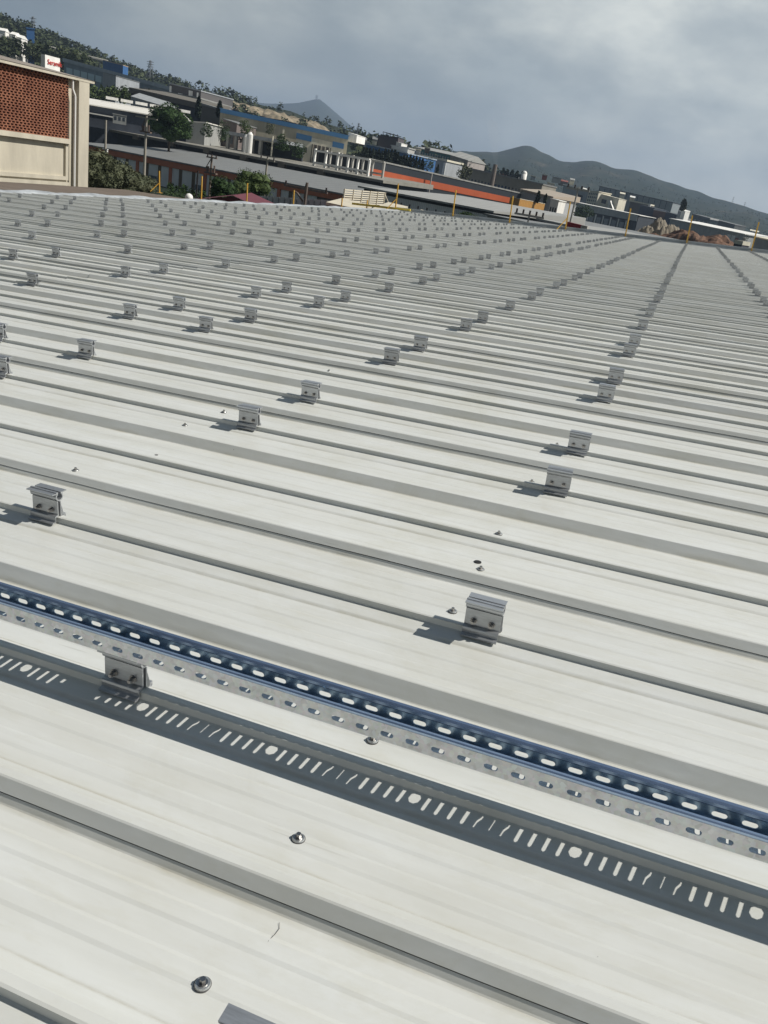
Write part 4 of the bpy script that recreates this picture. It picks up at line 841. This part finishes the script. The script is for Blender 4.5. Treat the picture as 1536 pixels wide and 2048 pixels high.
# yellow posts along the far gutter
def ypost(u, w, h, brace, label, tilt=0):
    o_ = bpy.data.objects.new('guard_post', None); COL.objects.link(o_); o_.matrix_world = M4 @ Matrix.Translation((u, V1+.02, w)) @ Matrix.Rotation(tilt, 4, 'Y'); tag(o_, label, 'post', 'yellow guard posts along the roof edge')
    mb = MB(); mb.box(-.025, .025, -.025, .025, 0, h); link('upright', mb.mesh('upright', YEL), o_)
    mb = MB(); mb.box(-.10, .10, -.12, .12, -.02, .0); link('base_plate', mb.mesh('base_plate', YEL), o_)
    if brace:
        mb = MB(); mb.bar((0, 0, h*.45), (-.32*brace, -.35, .02), .022, 6); link('brace', mb.mesh('brace', YEL), o_)
PO = [(-26.9, -.46, 1.06, 1, 'leftmost yellow guard post, braced, by the olive trees'), (-24.36, -.62, 1.20, 0, 'yellow guard post just right of the black pole'), (-21.7, -.70, 1.19, 0, 'yellow guard post in front of the dark red shed'),
      (-19.07, -.76, 1.17, 0, 'yellow guard post before the white panel fence'), (-16.47, -.82, 1.12, 0, 'yellow guard post left of the slatted screen'), (-15.13, -.85, 1.19, 0, 'short-looking yellow guard post under the slatted screen'),
      (-13.67, .0, 1.22, 1, 'braced yellow guard post at the corner before the cream roof'), (-10.8, .0, 1.2, 0, 'yellow guard post left of the green bush'), (-8.08, .0, 1.21, 0, 'yellow guard post right of the green bush'), (-5.5, .0, 1.22, 1, 'braced yellow guard post beside the red billboard'),
      (-2.85, .0, 1.22, 0, 'yellow guard post in front of the canopy hall'), (-.25, .0, 1.2, 0, 'yellow guard post at the end of the straight clamp row'), (2.38, .0, 1.22, 0, 'rightmost yellow guard post'), ]
for p in PO: ypost(*p[:5], tilt=RND.uniform(-.015, .02))
mb = MB(); mb.box(-15.9, -12.9, V1-.05, V1+.09, .055, .15); o_ = link('yellow_beam', mb.mesh('yellow_beam', mat('bright_yellow', (.75, .58, .10), .6)), None, M4); tag(o_, 'bright yellow beam lying along the roof edge under the slatted screen', 'beam')
# black pole and white dome at the edge
c_ = WP(392, 401, 52); mb = MB(); mb.bar((0, 0, -5), (0, 0, 1.62), .05, 8); tag(link('black_pole', mb.mesh('black_pole', mat('black_paint', (.01, .01, .012), .6)), None, Matrix.Translation(c_)), 'thin black pole left of a yellow guard post', 'pole')
c_ = WP(378, 396, 52); mb = MB(); mb.ico((0, 0, 0), .24, 2, (1, 1, 1.1)); mb.bar((0, 0, -4), (0, 0, -.1), .06, 8); tag(link('white_dome', mb.mesh('white_dome', WHITE), None, Matrix.Translation(c_), True), 'small white dome beside the black pole', 'dome')
# vent pipe cluster on the gutter
c_ = WP(610, 404, 50); o_ = bpy.data.objects.new('vent_pipes', None); COL.objects.link(o_); o_.location = c_; tag(o_, 'rusty bent vent pipe standing at the edge before the white fence', 'pipe')
mb = MB(); mb.bar((0, 0, -2), (0, 0, 1.05), .085, 10); link('stack', mb.mesh('stack', mat('rusty_steel', (.13, .10, .085), .7, var=.3, scale=3)), o_)
mb = MB(); mb.bar((-.15, 0, .02), (-.55, 0, .4), .06, 8); mb.bar((-.55, 0, .4), (-.75, 0, .45), .06, 8); link('bent_pipe', mb.mesh('bent_pipe', MATS['rusty_steel']), o_)

# ------------------------------------------------------------------ utility poles
def upole(name, label, top, bot, D, arm=0, ins=0, r=.14, m=CONC, extra=None):
    a_ = WP(*top, D); o_ = bpy.data.objects.new(name, None); COL.objects.link(o_); o_.location = (a_.x, a_.y, GZ); H_ = a_.z-GZ; tag(o_, label, 'utility pole')
    mb = MB(); mb.bar((0, 0, 0), (0, 0, H_), r*1.35, 8, r*.85); link('pole', mb.mesh('pole', m), o_)
    if arm:
        mb = MB(); mb.box(-arm, arm, -.09, .09, H_-.35, H_-.18); link('crossarm', mb.mesh('crossarm', m), o_)
        for i in range(ins):
            x_ = -arm+.15+(2*arm-.3)*i/max(1, ins-1); mb = MB(); mb.bar((x_, 0, H_-.18), (x_, 0, H_+.16), .09, 6); link('insulator', mb.mesh('insulator', mat('dark_porcelain', (.03, .02, .02), .4)), o_)
    if extra: extra(o_, H_)
    return o_
def trafo(o_, H_):
    mb = MB(); mb.box(-.9, .9, -.25, .25, H_-2.3, H_-2.1); mb.bar((-.5, 0, H_-2.1), (-.5, 0, H_-1.4), .2, 8); mb.bar((.5, 0, H_-2.1), (.5, 0, H_-1.2), .12, 6); mb.bar((-.1, 0, H_-.4), (-.8, 0, H_-1.6), .06, 5); link('switchgear', mb.mesh('switchgear', mat('rust_iron', (.14, .10, .08), .8)), o_)
WOOD = mat('pale_pole', (.33, .30, .25), .8, var=.15)
upole('utility_pole', 'concrete utility pole left of the T-shaped one', (212, 240), None, 150, 0, 0, .17, WOOD, lambda o_, H_: (lambda mb: (mb.box(-.5, .5, -.1, .1, H_-4.4, H_-4.2), mb.ico((.35, 0, H_-4.6), .2, 1), link('lamp', mb.mesh('lamp', WHITE), o_)))(MB()))
upole('utility_pole', 'tall T-shaped utility pole with a wide crossarm before the round tree', (293, 232), None, 140, 1.9, 0, .19, WOOD, trafo)
upole('utility_pole', 'utility pole with rusty switchgear before the terracotta pillars', (424, 311), None, 120, .8, 3, .15, mat('brown_pole', (.17, .13, .10), .8), trafo)
upole('utility_pole', 'utility pole with three dark insulators before the long grey roof', (535, 316), None, 118, 1.1, 3, .15, WOOD)
upole('utility_pole', 'short utility pole with three black insulators near the vent pipe', (612, 372), None, 80, 2.2, 3, .10, MATS['rusty_steel'])
upole('utility_pole', 'leaning-looking grey utility pole with four insulators before the cream offices', (1157, 374), None, 95, 1.25, 4, .10, CONC)
upole('utility_pole', 'low pole with a cluster of dark insulators behind the gutter', (1060, 425), None, 75, 1.3, 5, .08, CONC)
mb = MB(); a_ = WP(546, 272, 225); mb.bar((0, 0, GZ-a_.z), (0, 0, 0), .2, 6); tag(link('lamp_post', mb.mesh('lamp_post', CREAM), None, Matrix.Translation(a_)), 'thin pale post right of the white silos', 'post')

# ------------------------------------------------------------------ lattice pylons and masts
def pylon(label, top, hpx, D, w=.9, name='pylon'):
    a_ = WP(*top, D); H_ = D*hpx/FPX; mb = MB(); r_ = w*.25
    for sx, sy in ((-1, -1), (1, -1), (1, 1), (-1, 1)): mb.bar((sx*w*2.2, sy*w*2.2, -H_), (sx*w*.5, sy*w*.5, 0), r_, 4)
    for i in range(6):
        z_ = -H_+H_*i/6; z2 = -H_+H_*(i+1)/6; k1 = w*(2.2-1.7*i/6); k2 = w*(2.2-1.7*(i+1)/6); mb.bar((-k1, -k1, z_), (k2, -k2, z2), r_*.7, 4); mb.bar((k1, -k1, z_), (-k2, -k2, z2), r_*.7, 4)
    for z_ in (-.08*H_, -.22*H_, -.36*H_): mb.bar((-w*3.6, 0, z_), (w*3.6, 0, z_), r_, 4)
    o_ = link(name, mb.mesh(name, mat('pylon_steel', (.20, .21, .22), .7)), None, Matrix.Translation(a_)); tag(o_, label, 'pylon')
pylon('lattice pylon standing behind the tall blue block', (66, 33), 34, 800)
pylon('lattice pylon on the wooded ridge right of the lettered factory', (301, 121), 26, 780)
pylon('thin lattice pylon above the right end of the beige hall', (718, 246), 24, 800, .5)
pylon('left one of two faint pylons on the right-hand hill', (1468, 393), 22, 2300, .8)
pylon('right one of two faint pylons on the right-hand hill', (1491, 404), 18, 2300, .8)
pylon('tiny mast pair on top of the blue cone shaped mountain', (634, 190), 12, 5900, 3.0, 'mast')
# chimney with smoke
q = WP(991, 329, 360); mb = MB(); mb.bar((0, 0, GZ-q.z-1), (0, 0, 0), 1.15, 12, .85); tag(link('chimney', mb.mesh('chimney', mat('brown_chimney', (.17, .14, .12), .8)), None, Matrix.Translation(q)), 'tall brown factory chimney with pale smoke rising from it', 'chimney')
mb = MB(); pts = [(0, 0, .4, .8), (-.8, 0, 3, 1.3), (-1.7, 0, 6, 1.7), (-2.4, 0, 9, 2.4), (-3.6, 0, 12.5, 2.8), (-5, 0, 16, 2.0)]
for (x0_, y0_, z0_, r0_), (x1_, y1_, z1_, r1_) in zip(pts, pts[1:]): pass
n_ = 14; vs_ = []; fs_ = []
for x_, y_, z_, r_ in pts:
    for k in range(n_): t_ = 2*math.pi*k/n_; rr_ = r_*(1+.25*noise.noise(Vector((math.cos(t_)*2, math.sin(t_)*2, z_*.3)))); vs_.append((x_+rr_*math.cos(t_), y_+rr_*math.sin(t_), z_))
for i in range(len(pts)-1):
    for k in range(n_): j = (k+1) % n_; fs_.append((i*n_+k, i*n_+j, (i+1)*n_+j, (i+1)*n_+k))
fs_.append(tuple(range(n_))[::-1]); fs_.append(tuple((len(pts)-1)*n_+k for k in range(n_)))
me = bpy.data.meshes.new('smoke'); me.from_pydata(vs_, [], fs_)
sm = bpy.data.materials.new('smoke'); sm.use_nodes = True; t_ = sm.node_tree; t_.nodes.clear(); o1 = t_.nodes.new('ShaderNodeOutputMaterial'); v1 = t_.nodes.new('ShaderNodeVolumePrincipled'); v1.inputs['Color'].default_value = (.85, .88, .92, 1); v1.inputs['Density'].default_value = .02; v1.inputs['Emission Strength'].default_value = 0; t_.links.new(v1.outputs[0], o1.inputs['Volume'])
me.materials.append(sm); me.update(); tag(link('smoke', me, None, Matrix.Translation(q)), 'thin pale smoke drifting up from the chimney', 'smoke', None, 'stuff')

# ------------------------------------------------------------------ vegetation
def leafmat(name, c1, c2):
    if name in MATS: return MATS[name]
    m = bpy.data.materials.new(name); m.use_nodes = True; t = m.node_tree; b = t.nodes['Principled BSDF']; n = t.nodes.new; l = t.links.new
    c = n('ShaderNodeTexCoord'); x = n('ShaderNodeTexNoise'); x.inputs['Scale'].default_value = 1.1; x.inputs['Detail'].default_value = 5; l(c.outputs['Object'], x.inputs['Vector'])
    r = n('ShaderNodeValToRGB'); r.color_ramp.elements[0].position = .35; r.color_ramp.elements[1].position = .68; r.color_ramp.elements[0].color = (*c1, 1); r.color_ramp.elements[1].color = (*c2, 1)
    l(x.outputs[0], r.inputs[0]); l(r.outputs[0], b.inputs['Base Color']); b.inputs['Roughness'].default_value = .7; b.inputs['Specular IOR Level'].default_value = .2; MATS[name] = m; return m
DKG = leafmat('dark_leaves', (.018, .038, .012), (.045, .085, .022)); OLV = leafmat('olive_leaves', (.055, .065, .035), (.12, .13, .075)); CYP = leafmat('cypress_leaves', (.012, .022, .014), (.035, .05, .028)); MIDG = leafmat('mid_leaves', (.035, .055, .018), (.085, .12, .035)); PINE = leafmat('pine_leaves', (.020, .034, .015), (.085, .10, .042))
BARK = mat('bark', (.10, .075, .05), .9)
def crown(cx, cy, cz, rx, ry, rz, n, s, kind, seed, mb=None):
    R = random.Random(seed); mb = mb or MB()
    cl_ = []
    nc = 22 if n > 1500 else 12
    for i in range(nc):
        th = R.uniform(0, 2*math.pi); ph = math.acos(R.uniform(-1, 1)); q_ = R.uniform(.45, .85); cl_.append((q_*math.sin(ph)*math.cos(th), q_*math.sin(ph)*math.sin(th), q_*math.cos(ph), R.uniform(.34, .56)))
    if n > 1500:
        for q in cl_: mb.ico((cx+q[0]*rx*.9, cy+q[1]*ry*.9, cz+q[2]*rz*.9), 1, 2, (rx*q[3]*.8, ry*q[3]*.8, rz*q[3]*.8), .12)
    for i in range(n):
        c_ = R.choice(cl_)
        while True:
            d_ = Vector((R.uniform(-1, 1), R.uniform(-1, 1), R.uniform(-1, 1)))
            if .3 < d_.length < 1: break
        if kind == 'col':
            z_ = R.uniform(-1, 1); w_ = (1-max(0, z_)**1.6)*(1 if z_ > -.8 else .7)*R.uniform(.55, 1.05); th = R.uniform(0, 6.283); p_ = Vector((w_*math.cos(th), w_*math.sin(th), z_))
        else:
            p_ = Vector((c_[0], c_[1], c_[2]))+d_.normalized()*c_[3]*R.uniform(.8, 1.1)
            if p_.z < -.75: p_.z *= .8
        P_ = Vector((cx+p_.x*rx, cy+p_.y*ry, cz+p_.z*rz)); a_ = Vector((R.uniform(-1, 1), R.uniform(-1, 1), R.uniform(-.6, .6))).normalized(); b_ = a_.cross(Vector((R.uniform(-1, 1), R.uniform(-1, 1), R.uniform(-1, 1))).normalized())
        ss = s*R.uniform(.6, 1.3); mb.poly([P_-a_*ss, P_+b_*ss*.6, P_+a_*ss, P_-b_*ss*.6])
    return mb
def tree(name, label, px_c, D, wpx, hpx, m, kind='round', n=900, group=None, trunk=True, seed=None, cat='tree'):
    """crown centre at pixel px_c, size in pixels, distance D"""
    c_ = WP(*px_c, D); rx = wpx/2*D/FPX; rz = hpx/2*D/FPX; az_ = math.degrees(math.atan2(c_.x, c_.y)); zg = min(tz(az_, D), c_.z-rz*.7) if D > 60 else GZ
    o_ = bpy.data.objects.new(name, None); COL.objects.link(o_); o_.location = (c_.x, c_.y, zg); tag(o_, label, cat, group)
    sd = seed or RND.randint(1, 9999); s_ = rx*.6 if kind == 'col' else min(rx, rz)*(.075 if n > 1500 else .10 if n > 1000 else .15)
    me_ = crown(0, 0, c_.z-zg, rx, rx, rz, n, s_, kind, sd); link('crown', me_.mesh('crown', m), o_)
    if trunk and wpx > 50:
        mb = MB(); H_ = c_.z-zg; r_ = max(.12, rx*.08); mb.bar((0, 0, -.5), (.05*rx, 0, H_*.9), r_, 8, r_*.5)
        for k in range(4): t_ = k*1.6+.4; mb.bar((0, 0, H_-rz*.6), (math.cos(t_)*rx*.5, math.sin(t_)*rx*.5, H_+rz*.15*k*.5), r_*.45, 6, r_*.15)
        link('trunk', mb.mesh('trunk', BARK), o_)
    return o_
tree('round_tree', 'large round dark green tree between the T-shaped pole and the grey office', (339, 248), 205, 74, 52, DKG, n=12000)
tree('olive_tree', 'olive tree touching the corner of the brick hall', (195, 348), 62, 74, 66, OLV, n=9000)
tree('olive_tree', 'middle olive tree below the two utility poles', (232, 357), 66, 76, 58, OLV, n=8000)
tree('olive_tree', 'olive tree just left of the leftmost yellow post', (276, 368), 68, 64, 42, OLV, n=6000)
tree('small_shrub', 'low dark shrub between the leftmost yellow post and the white dome', (345, 388), 58, 56, 20, DKG, n=700, trunk=False, cat='shrub')
tree('bushy_tree', 'dark green bush left of the white panel fence', (445, 385), 72, 52, 44, DKG, n=5000)
tree('feathery_tree', 'light green feathery tree before the terracotta pillars', (508, 370), 88, 62, 46, MIDG, n=4200)
tree('feathery_tree', 'sparse green sapling left of the dark bush', (478, 382), 80, 40, 34, MIDG, n=2200)
tree('green_bush', 'green bush peeping over the gutter between two yellow posts', (934, 434), 62, 42, 18, DKG, n=900, trunk=False, cat='shrub')
tree('tree', 'green tree just right of the grey office end', (417, 262), 215, 24, 26, DKG, n=1100)
tree('tree', 'green tree between the office end and the steel canopy', (447, 265), 215, 22, 34, DKG, n=1100)
tree('tree', 'brown green tree at the left end of the beige hall', (491, 256), 235, 26, 26, MIDG, n=1100)
tree('tree', 'tall slim tree in front of the beige hall', (542, 257), 238, 17, 24, OLV, n=500)
tree('tree', 'dark tree left of the beige annex', (566, 287), 225, 30, 28, DKG, n=1200)
tree('tree', 'dark green tree left of the white concrete frame', (596, 303), 220, 28, 26, DKG, n=1100)
tree('cypress', 'dark cypress left of the arched shed', (397, 214), 290, 9, 34, CYP, 'col', n=500)
tree('cypress', 'dark cypress in front of the left end of the beige hall', (439, 218), 275, 9, 26, CYP, 'col', n=500)
for i in range(20):
    x_ = 726+i*6.2; y_ = 308+i*1.15+RND.uniform(-3, 3); w_ = RND.uniform(6, 9); h_ = RND.uniform(19, 30)
    tree('cypress', '%s cypress from the left in the dark row before the blue hall' % ordn(i+1), (x_, y_), 300+RND.uniform(-5, 5), w_, h_, CYP, 'col', n=420, group='cypress row before the blue hall')
tree('poplar', 'yellow green rounded tree at the right end of the cypress row', (856, 330), 300, 20, 26, MIDG, n=450)
tree('tree', 'grey green feathery tree behind the striped hall', (930, 346), 300, 26, 26, OLV, n=600)
tree('cypress', 'single dark cypress before the long grey works', (875, 340), 290, 6, 18, CYP, 'col', n=200)
for i, (x_, y_) in enumerate(((1006, 344), (1014, 347), (1024, 348), (1034, 350), (1044, 352))): tree('cypress', '%s of five dark trees in a line left of the white silo' % ordn(i+1), (x_, y_), 470, 8, 14, CYP, 'col', n=160, group='five trees in a line')
tree('cypress', 'dark cypress before the grey workshop', (1076, 394), 235, 8, 20, CYP, 'col', n=260)
tree('cypress', 'second cypress right of the workshop cypress', (1091, 397), 235, 6, 16, CYP, 'col', n=420)
tree('green_tree', 'broad green tree right of the leaning grey pole', (1166, 424), 250, 34, 22, DKG, n=1100)
tree('cypress', 'tall dark cypress behind the white plant tower', (1367, 410), 420, 10, 18, CYP, 'col', n=250)
tree('tree', 'dark tree at the right end of the long white warehouse', (1491, 476), 250, 10, 18, CYP, n=300)
c_ = WP(1048, 352, 420); mb = MB(); mb.bar((0, 0, -6), (0, 0, 1), 1.3, 10); mb.ico((0, 0, 1), 1.3, 2); tag(link('white_silo', mb.mesh('white_silo', WHITE), None, Matrix.Translation(c_), True), 'short white round-topped silo right of the line of dark trees', 'silo')
# belts of trees between the halls, read as single masses
def belt(name, label, pts, D, wpx, n, hpx, m, seed, dj=.06, kind='round', leaf=60):
    R = random.Random(seed); mb = MB()
    for i in range(n):
        t_ = R.random()*(len(pts)-1); k = int(t_); f = t_-k; x_ = pts[k][0]+(pts[min(k+1, len(pts)-1)][0]-pts[k][0])*f; y_ = pts[k][1]+(pts[min(k+1, len(pts)-1)][1]-pts[k][1])*f
        d_ = D*(1+R.uniform(-dj, dj)); c_ = WP(x_, y_+R.uniform(-wpx, wpx), d_); h_ = hpx*R.uniform(.6, 1.25)*d_/FPX/2; w_ = h_*R.uniform(.6, 1.0)
        crown(c_.x, c_.y, c_.z, w_, w_, h_, leaf, h_*.28, kind, R.randint(1, 99999), mb)
    tag(link(name, mb.mesh(name, m)), label, 'trees', None, 'stuff')
def wood(name, label, az0, az1, D0, D1, n, h, m, seed, leaf=34, cond=None):
    R = random.Random(seed); mb = MB()
    for i in range(n):
        a_ = R.uniform(az0, az1); d_ = R.uniform(D0, D1); z_ = tz(a_, d_)
        if noise.noise(Vector((a_*.5, d_*.012, seed))) < -.12: continue
        hh = h*R.uniform(.5, 1.3); x_ = d_*math.sin(math.radians(a_)); y_ = d_*math.cos(math.radians(a_))
        crown(x_, y_, z_+hh*.5, hh*.42, hh*.42, hh*.6, leaf, hh*.19, 'round', R.randint(1, 99999), mb)
    tag(link(name, mb.mesh(name, m)), label, 'trees', None, 'stuff')
wood('pine_wood', 'dark pine wood covering the left hillside', -46, -33, 530, 900, 2600, 6.5, PINE, 3, 34)
wood('pine_wood', 'thinning trees on the ridge above the plant buildings', -34, -29.5, 560, 860, 260, 7, PINE, 5)
wood('scrub_trees', 'scattered trees on the quarry ridge above the beige hall', -30, -19, 600, 880, 150, 6, PINE, 6)
wood('valley_trees', 'belt of dark trees behind the blue hall', -22.5, -14, 420, 700, 420, 9, PINE, 8)
wood('valley_trees', 'trees scattered among the far works below the hills', -14, 5, 720, 1300, 900, 6, PINE, 9)
wood('valley_trees', 'far trees along the plain before the right-hand hills', -12, 6, 1300, 2300, 900, 7, PINE, 10, 12)
belt('hillside_trees', 'dark trees below the conveyor and the white halls', [(-10, 92), (60, 100), (130, 118), (180, 128)], 480, 9, 170, 22, PINE, 11)
belt('factory_hedge', 'green trees below the lettered factory', [(165, 182), (230, 188), (290, 196)], 330, 6, 60, 20, MIDG, 12)
belt('roadside_bushes', 'olive bushes along the road behind the long grey roof', [(172, 238), (260, 252), (400, 268), (500, 284), (610, 300)], 250, 4, 70, 12, OLV, 13)
belt('yard_bushes', 'dark bushes in the yard behind the fence', [(330, 372), (400, 388), (450, 396)], 95, 4, 24, 16, DKG, 14)
# far small buildings scattered in the plain
R2 = random.Random(21)
PAL = [WHITE, CREAM, GREYW, CONC, BEIGE, BRICKR, MATS['umber_wall'], TEAL, MATS['cool_grey_panel']]
WH = ['white', 'cream', 'grey', 'concrete', 'beige', 'red brown', 'umber', 'teal', 'cool grey']
spots = [(935, 326), (955, 333), (1000, 352), (1030, 360), (1062, 352), (1085, 350), (1105, 354), (1095, 366), (1118, 362), (1140, 360), (1050, 372), (1240, 388), (1260, 395), (1372, 440), (1395, 436), (1420, 440), (1440, 446), (1460, 452), (1500, 462), (1520, 468), (703, 276), (716, 280), (728, 284), (745, 280), (825, 298), (915, 318), (850, 296)]
for i, (x_, y_) in enumerate(spots):
    k = R2.randrange(len(PAL)); D_ = R2.uniform(700, 900) if x_ > 1100 else (R2.uniform(480, 620) if x_ > 900 else R2.uniform(350, 420)); w_ = R2.uniform(8, 18)
    q = Bld('far_building', 'small %s building, %s from the left among the scattered far ones' % (WH[k], ordn(1+sorted(spots).index((x_, y_)))), 'building', (x_, y_), D_, (x_+w_, y_+w_*.21), D_, R2.uniform(8, 14), yb=y_+R2.uniform(7, 11), wall=PAL[k], group='scattered far buildings')
    q.roof(R2.choice(['flat', 'gable', 'flat']), 1.2, R2.choice([ROOFL, ROOFG, WHITE, BRICKR, CREAM]), .2, .5)
    q.panel('window_band', .1, .9, .86, .92, GLASS, .1)
# quarry scars
for i, (x_, y_, D_, rx_, ry_) in enumerate(((470, 208, 640, 16, 8), (508, 218, 640, 13, 7), (545, 226, 640, 18, 7), (580, 236, 650, 22, 6), (620, 246, 660, 16, 5))):
    c_ = WP(x_, y_, D_); mb = MB(); 
    vs_ = []; fs_ = []; n_ = 16
    for a_ in range(n_+1):
        for b_ in range(n_+1):
            xx = -1+2*a_/n_; yy = -1+2*b_/n_; rr_ = max(0, 1-xx*xx-yy*yy); vs_.append((xx*rx_, yy*ry_*2, 5*rr_**.6*(1+.5*noise.noise(Vector((xx*3+i*5, yy*3, 2))))-1))
    for a_ in range(n_):
        for b_ in range(n_): z_ = a_*(n_+1)+b_; fs_.append((z_, z_+n_+1, z_+n_+2, z_+1))
    me_ = bpy.data.meshes.new('quarry_spoil'); me_.from_pydata(vs_, [], fs_); me_.materials.append(mat('quarry_rock', (.07, .07, .045), .95, var=.1, scale=.18, col2=(.36, .29, .20))); me_.update()
    o_ = link('quarry_spoil', me_, None, Matrix.Translation((c_.x, c_.y, c_.z-3))); tag(o_, None, None, None, 'structure')
# ------------------------------------------------------------------ haze
hb = MB(); hb.box(-9500, 9500, -600, 9500, -32, 560)
hm = bpy.data.materials.new('haze'); hm.use_nodes = True; t_ = hm.node_tree; t_.nodes.clear(); o1 = t_.nodes.new('ShaderNodeOutputMaterial'); v1 = t_.nodes.new('ShaderNodeVolumePrincipled')
v1.inputs['Color'].default_value = (.52, .68, .92, 1); v1.inputs['Density'].default_value = .00015; v1.inputs['Anisotropy'].default_value = .1; t_.links.new(v1.outputs[0], o1.inputs['Volume'])
o_ = link('haze', hb.mesh('haze', hm)); tag(o_, 'pale blue haze filling the valley', 'haze', None, 'stuff')

rd = MB(); A = [WP(1085, 424, 255), WP(1536, 512, 235), WP(1560, 490, 600), WP(1110, 405, 600)]
rd.poly([(a.x, a.y, GZ+.15) for a in A]); tag(link('dirt_road', rd.mesh('dirt_road', mat('tan_dirt', (.36, .29, .20), .95, var=.2, scale=.05))), 'tan dirt yard', None, None, 'structure')
